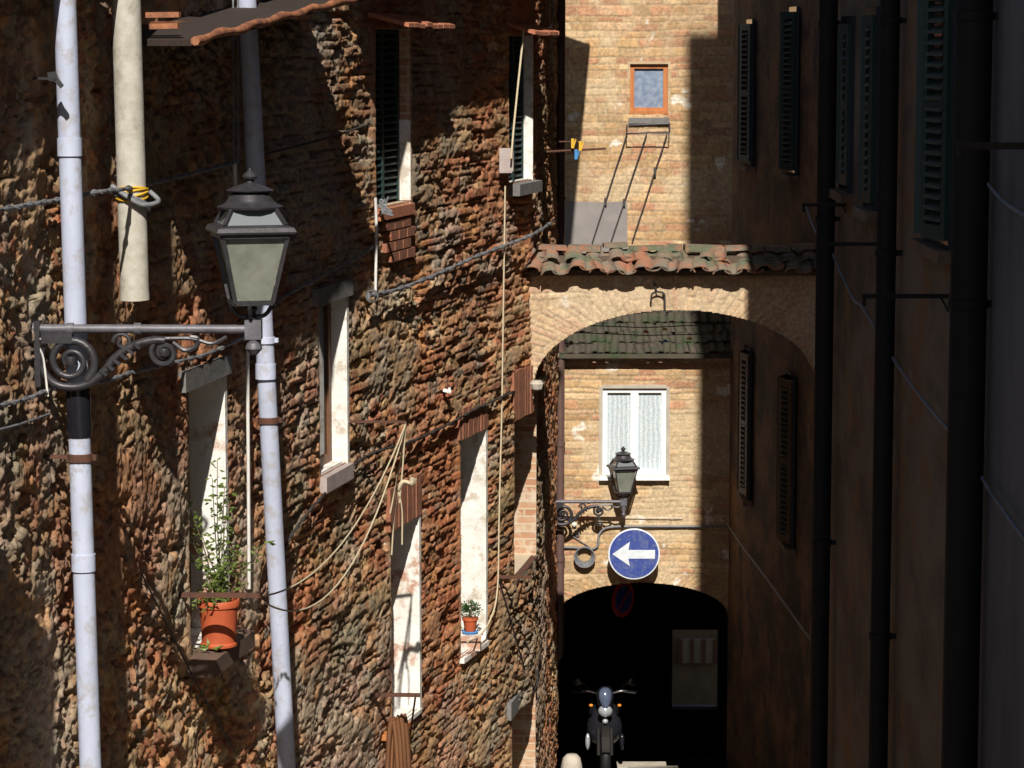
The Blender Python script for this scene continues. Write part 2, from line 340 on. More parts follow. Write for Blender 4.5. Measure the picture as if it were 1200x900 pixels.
def left_pattern(u, v):
    fw = ss(u, 17.0, 18.6)
    lowm = fbm(u*.55+3, v*.8, 77, 3)+.14*(vn(u*4, v*5, 5)-.5)
    isb = lowm > .50-.16*fw
    clean = ss(fbm(u*.9+7, v*1.0, 301, 3)+.10*fw, .44, .56)          # zones where the brick is still sharp
    nw = 1-.55*fw-.35*clean*isb
    wu = u+.030*nw*(fbm(u*11, v*11, 201, 2)-.5); wv = v+.026*nw*(fbm(u*11, v*11, 203, 2)-.5)+.006*(vn(u*40, v*40, 204)-.5)
    d1, a1, b1, lx1, ly1 = bricks(wu, wv, .130, .066, 11, .02, True)
    d2, a2, b2, lx2, ly2 = rubble(u, v, .085, .062, 31)
    S = lambda p, q: np.where(isb, p, q)
    d = S(d1, d2); a = S(a1, a2); b = S(b1, b2); lx = S(lx1, lx2); ly = S(ly1, ly2)
    col = np.where(isb[..., None], np.where((a > .30)[..., None], pal(b, PAL_RED), pal(b, PAL_RUB)), pal(b, PAL_RUB))
    col = col*(.65+.7*h2(np.floor(a*9999), np.floor(b*9999), 3))[..., None]
    f1 = fbm(u*9, v*9, 91, 5); f2 = fbm(u*30, v*30, 93, 3); f3 = fbm(u*2.6, v*3.4, 95, 4)
    mo = ss(d+(f2-.5)*(.016-.008*clean), .000, .008)
    ta = (h2(np.floor(a*7919), np.floor(b*6007), 8)-.5); tb = (h2(np.floor(b*7919), np.floor(a*6007), 9)-.5)
    h = (.012+.008*fw+.006*clean)*(mo-1)+mo*(a-.5)*.024+mo*(lx*ta*.55+ly*tb*.7)*nw
    smear = ss(f3+.25*(f2-.5)-.04*fw-.06*clean*isb, .48, .60)        # mortar smeared over the stones
    h = h*(1-.72*smear)+.006*smear
    pit = ss(fbm(u*7+9, v*11, 111, 4), .59, .66)*(1-mo*.4)
    gone = ss(fbm(u*3.1+5, v*6, 121, 3), .66, .70)*(a > .5)          # stones fallen out
    h = h-.034*pit-.030*gone+(f1-.5)*.034*(1-.45*fw-.3*clean*isb)+(f2-.5)*.018+(f3-.5)*.034+(fbm(u*1.0, v*.8, 55, 3)-.5)*.08
    mortar = np.array([.34,.25,.155])*(0.55+.9*fbm(u*5, v*5, 44, 4))[..., None]
    col = mortar*(1-mo[..., None])+col*mo[..., None]
    col = col*(1-.85*smear[..., None])+mortar*.85*smear[..., None]
    def tone(c, m, t, k): return c*(1-k*m[..., None])+np.array(t)*k*m[..., None]
    col = tone(col, 1+0*u, (.31,.205,.125), .22)
    col = tone(col, ss(fbm(u*.7, v*.45, 19, 4), .51, .63), (.15,.115,.08), .50)      # old grime
    col = tone(col, ss(fbm(u*1.1+9, v*.6, 219, 4), .53, .64), (.30,.28,.25), .50)    # bleached grey render
    col = tone(col, ss(fbm(u*1.0+4, v*1.0, 229, 4), .53, .64), (.31,.105,.05), .45)  # redder brick ground
    col = tone(col, ss(fbm(u*4, v*2.4, 29, 4), .60, .70), (.24,.235,.20), .5)
    col = tone(col, ss(fbm(u*5, v*4, 39, 4), .62, .72), (.42,.22,.09), .5)
    col = tone(col, ss(fbm(u*1.5+2, v*1.2, 239, 4), .62, .70), (.13,.125,.065), .4)  # moss
    return h, col*np.array([1.50, 1.42, 1.34])
def yellow_pattern(u, v, s, bh=.085, bw=.25, ring=None):
    d, a, b = bricks(u, v, bw, bh, s, .012)
    if ring is not None:
        d3, a3, b3 = bricks(ring[1], ring[0], .34, .062, s+50, .006)
        w = ring[2]; d = np.where(w, d3, d); a = np.where(w, a3, a); b = np.where(w, b3, b)
    er = fbm(u*7, v*7, s+9, 4)
    mo = ss(d+(er-.5)*.012, .001, .012)
    h = .009*(mo-1)+mo*(a-.5)*.010+(er-.5)*.014+(fbm(u*1.2, v*1.2, s+4, 3)-.5)*.03
    mortar = np.array([.40,.31,.19])*(.8+.4*fbm(u*3, v*3, s+6, 3))[..., None]
    col = pal(b, PAL_YEL)*(.85+.3*a[..., None])
    col = mortar*(1-mo[..., None]*.9)+col*mo[..., None]*.9
    sm = ss(fbm(u*1.7, v*1.7, s+14, 4), .50, .64)[..., None]*.85
    col = col*(1-sm)+np.array([.55,.43,.27])*sm*(.85+.3*er[..., None])
    wh = ss(fbm(u*4, v*4, s+24, 4), .70, .76)[..., None]
    col = col*(1-wh)+np.array([.72,.66,.55])*wh
    st = ss(fbm(u*1.2, v*.5, s+19, 4), .5, .75)[..., None]
    col = col*(1-.3*st)+np.array([.25,.17,.10])*.3*st
    return h*(1-.5*sm[..., 0]), col*np.array([1.01, 1.0, 1.03])
def flat_panel(name, x0, x1, z0, z1, Y, res, s, parent, keepf=None, ringf=None, bh=.085, bw=.25, tint=None):
    xs = np.linspace(x0, x1, int((x1-x0)/res)+2); zs = np.linspace(z0, z1, int((z1-z0)/res)+2)
    U, W = np.meshgrid(xs, zs, indexing='ij')
    h, col = yellow_pattern(U, W, s, bh, bw, ringf(U, W) if ringf else None)
    if tint is not None: col = tint(U, W, col)
    P = np.stack([U, Y-h, W], -1)
    keep = np.ones((len(xs)-1, len(zs)-1), bool)
    if keepf:
        uc = (U[:-1,:-1]+U[1:,1:])/2; wc = (W[:-1,:-1]+W[1:,1:])/2; keep = keepf(uc, wc)
    return grid_obj(name, P, col, keep, M['brick'], parent)
# ================================================================== SETTING
def gz(Y): return -1.9-.211*Y if Y < 41 else -1.9-.211*41
mb = MB(); ys = [-60, -20, 0, 5, 10, 15, 20, 25, 29, 33, 37, 41, 60, 400]; xs = [-300, -5, 5, 300]
for i, y in enumerate(ys):
    for x in xs: mb.v.append((x, y, gz(max(y, -20))))
for i in range(len(ys)-1):
    for k in range(3): mb.f.append((i*4+k, i*4+k+1, (i+1)*4+k+1, (i+1)*4+k))
tag(mb.build('street', M['cobble']), kind='structure')
# pale steps at the foot of the passage
mb = MB()
for k in range(2):
    q_ = at(752+14*k, 896+5*k, 32.35-.3*k); mb.box((q_.x, q_.y, q_.z-.06), (.58, .28, .12))
tag(mb.build('step', M['step']), 'two low pale stone steps at the mouth of the dark passage', 'step')
p = at(668, 884, 31.0); gs = p.z-.26
mb = MB(); mb.lathe((p.x+.02, 31.0, gs), [(.12,-.35),(.125,.12),(.10,.22),(.06,.26)], 9, .3)
tag(mb.build('kerb_stone', M['step'], smooth=50), 'small pale rounded guard stone at the foot of the left wall', 'guard stone')
# ------------------------------------------------------------------ LEFT HOUSE
house = thing('rubble_house', (-3, 20, gz(20)), 'long sunlit rubble and red brick house wall bending along the left side', 'house')
# windows: (near px, far px, reference py, top (px,py), bottom (px,py))
def wrect(pn, pf, py, top, bot):
    return (wY(pn, py), wY(pf, py), onwall(*bot).z, onwall(*top).z)
W = {
 'w1': wrect(221, 263, 600, (240, 447), (245, 752)),
 'w2': wrect(374, 405, 450, (392, 350), (392, 548)),
 'w3': wrect(458, 490, 700, (474, 612), (474, 842)),
 'w4': wrect(540, 568, 600, (553, 508), (553, 760)),
 'w5': wrect(602, 627, 570, (613, 487), (613, 672)),
 'w6': wrect(600, 626, 870, (614, 828), (614, 990)),
 'u1': wrect(440, 479, 140, (460, 34), (460, 240)),
 'u2': wrect(597, 623, 130, (610, 42), (610, 212)),
}
Ys = [11.0]
while Ys[-1] < 32.05:
    y = Ys[-1]; Ys.append(y+(.0150 if y < 20 else .0150+.0012*(y-20)))
Ys = np.array(Ys); Zs = np.arange(-8.95, 1.35, .0125)
U, Z = np.meshgrid(Ys, Zs, indexing='ij')
_fr = np.interp(Ys, [11, 16.5, 19.5, 33], [1.0, .95, .55, .50]); _cu = np.concatenate([[0], np.cumsum((_fr[1:]+_fr[:-1])/2*np.diff(Ys))])+11
h, col = left_pattern(np.repeat(_cu[:, None], len(Zs), 1), Z)
# rough drip-shaped corrosion, more on the near part
edge = np.ones(U.shape)
for (a, b, c, d) in W.values():
    du = np.maximum(np.maximum(a-U, U-b), 0); dz = np.maximum(np.maximum(c-Z, Z-d), 0)
    edge = np.minimum(edge, ss(np.sqrt(du**2+dz**2), .0, .10)*.85+.15)
h = h*edge
m_ = np.interp(U, _my, _mm); nl = np.sqrt(1+m_*m_)
P = np.stack([np.interp(U, _ys, _xs)+h/nl, U-h*m_/nl, Z], -1)
uc = (U[:-1,:-1]+U[1:,1:])/2; zc = (Z[:-1,:-1]+Z[1:,1:])/2
keep = zc > (-2.1-.211*uc)
for (a, b, c, d) in W.values(): keep &= ~((uc > a) & (uc < b) & (zc > c) & (zc < d))
grid_obj('wall', P, col, keep, M['rubble'], house)
# the rest of the house behind that skin (out of frame) and its end wall
mb = MB()
mb.hexa([V((-9,-12,-6)), V((-2.85,-12,-6)), V((-2.95,11.0,-6)), V((-9,11.0,-6)), V((-9,-12,-.6)), V((-2.85,-12,-.6)), V((-2.95,11.0,-.6)), V((-9,11.0,-.6))])
mb.build('side_wall', M['plaster_brown'], house)
mb = MB()
def roofseg(a, b, z, p, back=3.0, rise=.3, th=.06):
    q = [wp(a, z, p), wp(b, z, p), wp(b, z+back*rise, -back), wp(a, z+back*rise, -back)]
    mb.hexa(q+[x+V((0,0,th)) for x in q])
roofseg(11.0, 12.6, .36, .20); roofseg(12.6, 14.1, .36, .20); roofseg(14.1, 15.35, .36, .20)
for a, b in ((20.2, 21.8), (21.8, 23.4), (23.4, 25), (25, 26.5)): roofseg(a, b, 1.02, .50)
roofseg(26.6, 32.0, 1.75, .44)
for a, b in ((15.35, 17.8), (17.8, 20.2)): roofseg(a, b, .60, .13)
mb.build('roof', M['tile'], house)
# tiled canopy in the upper left with a rusty gutter along its edge
mb = MB(); Pn = wp(16.0, -.02, .52); 
cz = lambda Y: -.015+(Y-15.7)*.075
for a, b in ((15.75, 17.2), (17.2, 18.6), (18.6, 19.9)):
    q = [wp(a, cz(a)-.03, .50), wp(b, cz(b)-.03, .50), wp(b, cz(b)+.005, -.05), wp(a, cz(a)-.03, -.05)]
    mb.hexa(q+[x+V((0,0,.035)) for x in q])
can = mb.build('canopy', M['dark_rust'], house)
mb = MB(); pts = [wp(y, cz(y)+.008*math.sin(y*9), .51+.01*math.sin(y*5)) for y in np.arange(15.7, 19.95, .12)]
mb.tube(pts, [.026+.005*math.sin(i*1.7) for i in range(len(pts))], 7)
g = mb.build('gutter', M['wood_rust'], can, smooth=60); tag(g, 'rusty orange gutter along the canopy edge')
mb = MB(); mb.bar(wp(15.72, .125, .0), wp(15.72, .13, .42), .05, .03); mb.bar(wp(15.9, .06, .02), wp(15.9, .07, .36), .05, .03); mb.bar(wp(16.4, .085, .0), wp(17.6, .10, .3), .04, .025)
mb.build('bracket', M['wood_rust'], can)
def hx(b, p0, p1, p2, p3, z0, z1):
    b.hexa([V((*p[:2], z0)) for p in (p0, p1, p2, p3)]+[V((*p[:2], z1)) for p in (p0, p1, p2, p3)])
def window_left(key, jamb, sillm=None, sill_p=.0, sill_t=.10, lint=None, lint_h=.2, shutter=None, depth=.28, lip=.012):
    y0, y1, z0, z1 = W[key]
    b = MB(); T = .05
    # far jamb, near jamb, head, floor of the recess
    hx(b, wp(y1-.004, 0, lip), wp(y1+T, 0, lip), wp(y1+T, 0, -depth), wp(y1-.004, 0, -depth), z0-.02, z1+.02)
    hx(b, wp(y0-T, 0, -.035), wp(y0+.004, 0, -.035), wp(y0+.004, 0, -depth), wp(y0-T, 0, -depth), z0-.02, z1+.02)
    hx(b, wp(y0, 0, -.03), wp(y1-.006, 0, -.03), wp(y1-.006, 0, -depth), wp(y0, 0, -depth), z1-.003, z1+.06)
    hx(b, wp(y0, 0, -.03), wp(y1-.006, 0, -.03), wp(y1-.006, 0, -depth), wp(y0, 0, -depth), z0-.06, z0+.003)
    w = b.build('window', jamb, house)
    b = MB(); dd = -depth+.05
    for (ya, yb, za, zb) in ((y0, y0+.07, z0, z1), (y1-.075, y1-.006, z0, z1), (y0, y1, z0, z0+.07), (y0, y1, z1-.07, z1), ((y0+y1)/2-.03, (y0+y1)/2+.03, z0, z1)):
        hx(b, wp(ya, 0, dd), wp(yb, 0, dd), wp(yb, 0, dd-.045), wp(ya, 0, dd-.045), za+.002, zb-.002)
    b.build('frame', M['wood_brown'], w)
    b = MB(); hx(b, wp(y0, 0, dd-.02), wp(y1-.01, 0, dd-.02), wp(y1-.01, 0, dd-.03), wp(y0, 0, dd-.03), z0+.05, z1-.05); b.build('pane', M['glass_dark'], w)
    if shutter:
        b = MB(); n = int((z1-z0)/.055)
        for k in range(n):
            z = z0+.03+k*.055
            b.hexa([wp(y0+.03, z, -.08), wp(y1-.04, z, -.08), wp(y1-.04, z+.03, -.13), wp(y0+.03, z+.03, -.13),
                    wp(y0+.03, z+.012, -.08), wp(y1-.04, z+.012, -.08), wp(y1-.04, z+.042, -.13), wp(y0+.03, z+.042, -.13)])
        for ya in (y0+.005, y1-.055, (y0+y1)/2-.03): hx(b, wp(ya, 0, -.075), wp(ya+.05, 0, -.075), wp(ya+.05, 0, -.14), wp(ya, 0, -.14), z0, z1)
        b.build('shutter', shutter, w)
    if sillm:
        b = MB(); a0 = y0-(.06 if sill_p > .1 else .0); a1 = y1+(.08 if sill_p > .1 else .03)
        b.hexa([wp(a0, z0-sill_t, -.03), wp(a0, z0-sill_t, sill_p), wp(a1, z0-sill_t, sill_p), wp(a1, z0-sill_t, -.03),
                wp(a0, z0-.01, -.03), wp(a0, z0-.015, sill_p), wp(a1, z0-.015, sill_p), wp(a1, z0-.01, -.03)])
        b.build('sill', sillm, w)
    if lint == 'stone':
        b = MB(); hx(b, wp(y0-.14, 0, -.02), wp(y0-.14, 0, .035), wp(y1+.10, 0, .035), wp(y1+.10, 0, -.02), z1-.005, z1+lint_h); b.build('lintel', M['grey_stone'], w)
    if lint == 'brick':
        b = MB(); n = max(5, int((y1-y0+.12)/.075)); s = (y1-y0+.12)/n
        for k in range(n):
            ya = y0-.06+k*s; r = random.uniform(-.01, .012)
            r *= .5; hx(b, wp(ya+.005, 0, -.03), wp(ya+.005, 0, .016+r), wp(ya+s-.005, 0, .016+r), wp(ya+s-.005, 0, -.03), z1-.004-random.uniform(0, .008), z1+lint_h+random.uniform(-.012, .012))
        b.build('lintel', M['lintel_brick'], w)
    return w
M['lintel_brick'] = mat('lintel_brick', (.33,.13,.07), (.22,.09,.055), 10, .9, bs=.6, bd=.008, bscale=30)
wl = {}
wl['w1'] = window_left('w1', M['plaster_white'], M['brown_stone'], .17, .12, 'stone', .12)
wl['w2'] = window_left('w2', M['plaster_lime'], M['pink_stone'], .05, .13, 'stone', .12, depth=.16)
wl['w3'] = window_left('w3', M['plaster_white'], M['plaster_white'], .02, .05, 'brick', .34)
wl['w4'] = window_left('w4', M['plaster_lime'], M['plaster_white'], .03, .06, 'brick', .27)
wl['w5'] = window_left('w5', M['jamb_brick'], M['rust'], .03, .05, 'brick', .45)
wl['w6'] = window_left('w6', M['jamb_brick'], None, lint='stone', lint_h=.16)
wl['u1'] = window_left('u1', M['jamb_brick'], M['tile_clean'], .04, .10, None, shutter=M['shutter_green'])
wl['u2'] = window_left('u2', M['plaster_lime'], M['grey_stone'], .10, .12, None, shutter=M['shutter_green'])
y0, y1, z0, z1 = W['u1']; b = MB(); hx(b, wp(y1-.016, 0, .016), wp(y1-.004, 0, .018), wp(y1-.004, 0, -.12), wp(y1-.016, 0, -.12), z0+.01, z0+.66); b.build('sunlit_whitewash', M['plaster_lime'], wl['u1'])  # white slab paints the sunlit low part of the whitewashed jamb
# glazed white inner shutters ajar in the upper windows' far side
for key in ('u1', 'u2'):
    y0, y1, z0, z1 = W[key]; b = MB()
    if key == 'u1':
        ya, yb, p = y0-.1, y1+.35, .30
    else:
        ya, yb, p = y0-.05, y1+.3, .26
    n = int((yb-ya)/.16)
    for k in range(n):                                     # small canopy of flat tiles above
        a = ya+(yb-ya)*k/n; c = ya+(yb-ya)*(k+1)/n-.01; r = random.uniform(-.012, .012); zz = z1+.05+r
        b.hexa([wp(a, zz-.035, p+r), wp(c, zz-.035, p+r), wp(c, zz+.045, -.03), wp(a, zz+.045, -.03),
                wp(a, zz-.005, p+r), wp(c, zz-.005, p+r), wp(c, zz+.08, -.03), wp(a, zz+.08, -.03)])
    b.build('tile_hood', M['tile_clean'], wl[key])
b = MB(); ya = 12.6
hx(b, wp(ya, 0, .0), wp(ya, 0, .34), wp(ya+.04, 0, .34), wp(ya+.04, 0, .0), -3.5, -1.45); b.build('shutter', M['shutter_green'], house)  # unseen open shutter, added to shade the lower left of the wall
b = MB(); hx(b, wp(ya-.9, 0, -.02), wp(ya-.9, 0, .025), wp(ya, 0, .025), wp(ya, 0, -.02), -3.5, -1.45); b.build('window', M['glass_dark'], house)  # unseen pane, added so the shade-casting shutter has a window
# red brick mending course below u1 sill & around jambs
y0, y1, z0, z1 = W['u1']; b = MB()
for r in range(4):
    for k in range(3):
        a = y0+.18+(r % 2)*.12+k*.23; z = z0-.19-r*.085
        hx(b, wp(a, 0, -.02), wp(a, 0, .032), wp(a+.21, 0, .032), wp(a+.21, 0, -.02), z, z+.072)
b.build('brick_repair', M['lintel_brick'], house)
# ------------------------------------------------------------------ TOWER (far tall house)
TY = 34.1
tower = thing('tall_brick_house', (1.6, TY, gz(33)), 'tall yellow brick house behind the arch with one small orange window high up', 'house')
sw0 = at(738, 133, TY); sw1 = at(783, 75, TY)
def kt(u, w): return ~((u > sw0.x) & (u < sw1.x) & (w > sw0.z) & (w < sw1.z))
flat_panel('wall', .2, 4.2, -3.6, 1.4, TY, .0125, 200, tower, kt, None, .098, .27)
mb = MB(); mb.box((2.2, TY+2.6, -.7), (4.4, 5.0, 9.4)); mb.build('rear_wall', M['dark_wall'], tower)
mb = MB(); mb.box((2.2, TY+.02, 4.1), (4.4, .12, 5.4)); mb.build('upper_wall', M['patch'], tower)
win = MB(); X0, X1, Z0, Z1 = sw0.x, sw1.x, sw0.z, sw1.z
for (a, b_, c, d) in ((X0-.03, X0, Z0-.03, Z1+.03), (X1, X1+.03, Z0-.03, Z1+.03), (X0, X1, Z1, Z1+.03), (X0, X1, Z0-.04, Z0)):
    win.box(((a+b_)/2, TY+.083, (c+d)/2), (b_-a, .17, d-c))
win = win.build('window', M['ochre'], tower)
fr = MB()
for (a, b_, c, d) in ((X0, X0+.055, Z0, Z1), (X1-.055, X1, Z0, Z1), (X0+.055, X1-.055, Z1-.055, Z1), (X0+.055, X1-.055, Z0, Z0+.07)):
    fr.box(((a+b_)/2, TY+.07, (c+d)/2), (b_-a, .05, d-c))
fr.box(((X0+X1)/2, TY+.02, Z0+.01), (X1-X0+.01, .06, .04))
fr = fr.build('frame', M['wood_orange'], win)
b = MB(); b.box(((X0+X1)/2, TY+.085, (Z0+Z1)/2), (X1-X0-.1, .012, Z1-Z0-.1)); b.build('pane', M['lace_small'], win)
b = MB(); b.box(((X0+X1)/2, TY-.02, Z0-.085), (X1-X0+.03, .08, .07)); b.build('sill', M['grey_stone'], win)
b = MB(); q0 = at(660, 288, TY); q1 = at(735, 236, TY); b.prism([(q0.x-.3, TY-.025, q0.z-.4), (q1.x, TY-.025, q0.z-.4), (q1.x, TY-.025, q1.z), (q1.x-.3, TY-.025, q1.z-.01), (q0.x-.3, TY-.025, q1.z+.01)], (0, .012, 0)); b.build('cement_patch', M['patch'], tower)
# airer under the small window
air = thing('clothes_airer', at(760, 150, TY), 'small iron clothes airer fixed under the orange window', 'clothes airer')
b = MB(); q = [at(735, 147, TY-.12), at(785, 145, TY-.12)]
b.tube(q, .007, 6); q2 = [at(735, 156, TY-.2), at(785, 156, TY-.2)]; b.tube(q2, .007, 6)
for i in (0, 1): b.tube([q[i], V((q[i].x, TY, q[i].z+.01))], .007, 6); b.tube([q2[i], q[i]], .006, 6); b.tube([q2[i], V((q2[i].x, TY, q2[i].z))], .006, 6)
b.build('frame', M['iron'], air)
for (a, c) in (((735, 156), (694, 285)), ((758, 156), (715, 287)), ((782, 156), (741, 283))):  # dark strands on the wall, drawn in place of shadows cast by clothes rods
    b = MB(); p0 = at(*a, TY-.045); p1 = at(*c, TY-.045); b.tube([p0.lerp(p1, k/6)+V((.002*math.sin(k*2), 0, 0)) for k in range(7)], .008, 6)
    w_ = b.build('wire', M['cable_dark'], air)  # dark strand standing in for the shadow of a clothes rod
    b = MB(); pm = p0.lerp(p1, .62 if a[0] < 780 else .35); b.box(pm, (.03, .03, .09)); b.build('peg', M['cable_dark'], w_)  # dark block standing in for the shadow of a clothespin on the rod
# ------------------------------------------------------------------ LOWER HOUSE with passage
BY = 32.0
low = thing('passage_house', (1.4, BY, gz(32)), 'low yellow brick house with a white window above a dark arched passage', 'house')
lw0 = at(706, 557, BY); lw1 = at(781, 455, BY)
cpx = at(752, 700, BY); AX = cpx.x; ARX = (at(853, 720, BY).x-at(652, 720, BY).x)/2; AZ = at(700, 722, BY).z; ARZ = at(750, 683, BY).z-AZ
AX = (at(853, 720, BY).x+at(652, 720, BY).x)/2
def inarch(u, w): return ((w < AZ) & (np.abs(u-AX) < ARX)) | ((w >= AZ) & (((u-AX)/ARX)**2+((w-AZ)/ARZ)**2 < 1))
EZ = at(740, 414, BY).z
def kl(u, w): return ~inarch(u, w) & ~((u > lw0.x) & (u < lw1.x) & (w > lw0.z) & (w < lw1.z))
def ringl(u, w):
    r = np.sqrt(((u-AX)/ARX)**2+((w-AZ)/ARZ)**2); th = np.arctan2((w-AZ)/ARZ, (u-AX)/ARX)
    return th*ARX, (r-1)*.8, (r < 1.32) & (r >= 1) & (w > AZ)
def tintl(u, w, c):
    b = (((w > lw1.z+.28) & (w < EZ)))[..., None]
    return np.where(b, c*.5+np.array([.55,.44,.30])*.5, c)
flat_panel('wall', .2, 3.6, -8.8, EZ, BY, .0115, 300, low, kl, ringl, .078, .26, tintl)
# passage vault
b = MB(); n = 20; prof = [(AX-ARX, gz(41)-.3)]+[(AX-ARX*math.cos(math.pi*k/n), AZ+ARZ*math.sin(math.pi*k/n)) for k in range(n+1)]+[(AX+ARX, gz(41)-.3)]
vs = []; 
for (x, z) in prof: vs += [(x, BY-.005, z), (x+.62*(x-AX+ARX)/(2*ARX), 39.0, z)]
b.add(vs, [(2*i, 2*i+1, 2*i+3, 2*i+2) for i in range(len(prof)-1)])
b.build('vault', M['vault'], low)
# far end of the passage with an opening at the right
oa = at(788, 740, 39.0); ob = at(842, 740, 39.0); ot = at(800, 738, 39.0).z
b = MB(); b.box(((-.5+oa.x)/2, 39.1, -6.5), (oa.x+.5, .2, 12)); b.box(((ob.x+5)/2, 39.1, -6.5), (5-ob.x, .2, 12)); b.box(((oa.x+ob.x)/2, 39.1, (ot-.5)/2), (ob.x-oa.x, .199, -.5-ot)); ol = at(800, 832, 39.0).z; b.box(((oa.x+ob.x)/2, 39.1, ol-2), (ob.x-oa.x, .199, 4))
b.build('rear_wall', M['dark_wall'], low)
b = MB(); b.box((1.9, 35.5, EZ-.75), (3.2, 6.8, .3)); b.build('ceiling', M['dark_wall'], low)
# its window
X0, X1, Z0, Z1 = lw0.x, lw1.x, lw0.z, lw1.z; win = MB()
for (a, b_, c, d) in ((X0-.04, X0, Z0-.02, Z1+.02), (X1, X1+.04, Z0-.02, Z1+.02), (X0, X1, Z1, Z1+.04), (X0, X1, Z0-.04, Z0)):
    win.box(((a+b_)/2, BY+.09, (c+d)/2), (b_-a, .2, d-c))
win = win.build('window', M['step'], low); xm = (X0+X1)/2
fr = MB()
for (a, b_, c, d) in ((X0, X0+.055, Z0, Z1), (X1-.055, X1, Z0, Z1), (xm-.045, xm+.045, Z0+.06, Z1-.055), (X0+.055, X1-.055, Z1-.055, Z1), (X0+.055, X1-.055, Z0, Z0+.06)):
    fr.box(((a+b_)/2, BY+.05, (c+d)/2), (b_-a, .05, d-c))
fr.box((xm, BY+.02, (Z0+Z1)/2), (.03, .02, Z1-Z0-.12))
fr.build('frame', M['frame_white'], win)
for sx in (-1, 1):
    b = MB(); b.box((xm+sx*(X1-X0)/4, BY+.07, (Z0+Z1)/2), ((X1-X0)/2-.08, .012, Z1-Z0-.1)); b.build('curtain', M['lace'], win)
b = MB(); b.box((xm, BY-.03, Z0-.025), (X1-X0+.08, .10, .045)); b.build('sill', M['frame_white'], win)
# roofs of round tiles
def coppi(b, x0, x1, ya, za, yb, zb, pitch=.17, r=.075, rows=3, jit=.012, cover=True, flat=False, fl=1.0):
    n = int((x1-x0)/pitch); d = V((0, yb-ya, zb-za)); L = d.length; d.normalize(); nn = V((0, -d.z, d.y))
    for k in range(n+1):
        x = x0+k*pitch
        for j in range(rows):
            s0 = L*j/rows-.05; s1 = L*(j+1)/rows+.03; jx = random.uniform(-jit, jit); jz = random.uniform(-jit, jit)*.6
            for kind in ((0, 1) if cover else (0,)):
                cx = x+(pitch/2 if kind == 1 else 0)+jx; sg = 1 if kind == 0 else -1; rr0 = r*(1.06 if kind == 0 else .98); rr1 = r*.86
                vs = []; N = 7; yaw = random.uniform(-4, 4)*jit; wv_ = random.uniform(.9, 1.12)
                if flat and random.random() < .10: continue
                for (s, rr, lift) in ((s0, rr0, .02), (s1, rr1, 0)):
                    o = V((cx, ya, za))+d*s+nn*(lift+jz+(.0 if kind == 0 else .045))
                    for t_ in (0, .013):
                        for q in range(N):
                            th = math.pi*q/(N-1); vs.append(o+V((1, 0, 0))*(math.cos(th)*(rr-t_)*wv_+(s-s0)*yaw)+nn*math.sin(th)*(rr-t_)*sg*fl)
                fs = []
                for q in range(N-1):
                    fs += [(q, q+1, 2*N+q+1, 2*N+q), (N+q, 3*N+q, 3*N+q+1, N+q+1), (q, N+q, N+q+1, q+1), (2*N+q, 2*N+q+1, 3*N+q+1, 3*N+q)]
                b.add(vs, fs)
b = MB(); coppi(b, .35, 3.5, BY-.10, EZ+.00, TY+.0, EZ+.59, pitch=.15, r=.056, rows=7, jit=.02, fl=.6)
b.box((1.9, BY-.15, EZ-.015), (3.1, .03, .05)); rf = b.build('roof', M['tile_moss'], low, smooth=40)
b = MB(); b.hexa([V((.2, BY-.06, EZ-.03)), V((3.6, BY-.06, EZ-.03)), V((3.6, TY, EZ+.50)), V((.2, TY, EZ+.50)), V((.2, BY-.06, EZ+.02)), V((3.6, BY-.06, EZ+.02)), V((3.6, TY, EZ+.55)), V((.2, TY, EZ+.55))])
b.build('roof_boards', M['wood_grey'], low)
# ------------------------------------------------------------------ ARCH across the alley
AY = 26.5
arch = thing('masonry_arch', (1.5, AY, gz(26.5)), 'shallow brick arch spanning the alley under a cap of round roof tiles', 'arch')
c0 = at(622, 440, AY); c1 = at(962, 440, AY); top = at(790, 363, AY).z; BX = (c0.x+c1.x)/2+.0; BRX = (c1.x-c0.x)/2-.03; BZ = at(790, 452, AY).z; BRZ = top-BZ; AT = at(790, 322, AY).z
def kb(u, w): return ((u-BX)/BRX)**2+(np.maximum(w-BZ, 0)/BRZ)**2 > 1
def ringb(u, w):
    r = np.sqrt(((u-BX)/BRX)**2+((w-BZ)/BRZ)**2); th = np.arctan2((w-BZ)/BRZ, (u-BX)/BRX)
    return th*BRX*.8, (r-1)*.9, (r < 1.36)
def tintb(u, w, c): return c*.55+np.array([.54,.43,.31])*.45
flat_panel('front_face', c0.x-.12, c1.x+.25, BZ-.12, AT+.03, AY, .0115, 400, arch, kb, ringb, .08, .25, tintb)
b = MB(); n = 32; vs = []; ATH = .48
pr = [(BX-BRX, BZ-.1)]+[(BX-BRX*math.cos(math.pi*k/n), BZ+BRZ*math.sin(math.pi*k/n)) for k in range(n+1)]+[(BX+BRX, BZ-.1)]
for (x, z) in pr: vs += [(x, AY-.004, z), (x, AY+ATH, z), (x, AY+ATH, AT), (x, AY+.02, AT)]
fs = []
for i in range(len(pr)-1):
    a = 4*i; c = 4*(i+1); fs += [(a, a+1, c+1, c), (a+1, a+2, c+2, c+1), (a+2, a+3, c+3, c+2)]
b.add(vs, fs); b.build('soffit', M['jamb_brick'], arch)
b = MB(); zt = at(790, 318, AY-.12).z
coppi(b, c0.x+.02, c1.x+.05, AY-.16, zt-.0, AY+.22, zt+.15, pitch=.20, r=.082, rows=2, jit=.045, flat=True, fl=.62)
b.build('roof', M['tile'], arch, smooth=40)
b = MB(); k = 0; x = c0.x+.05
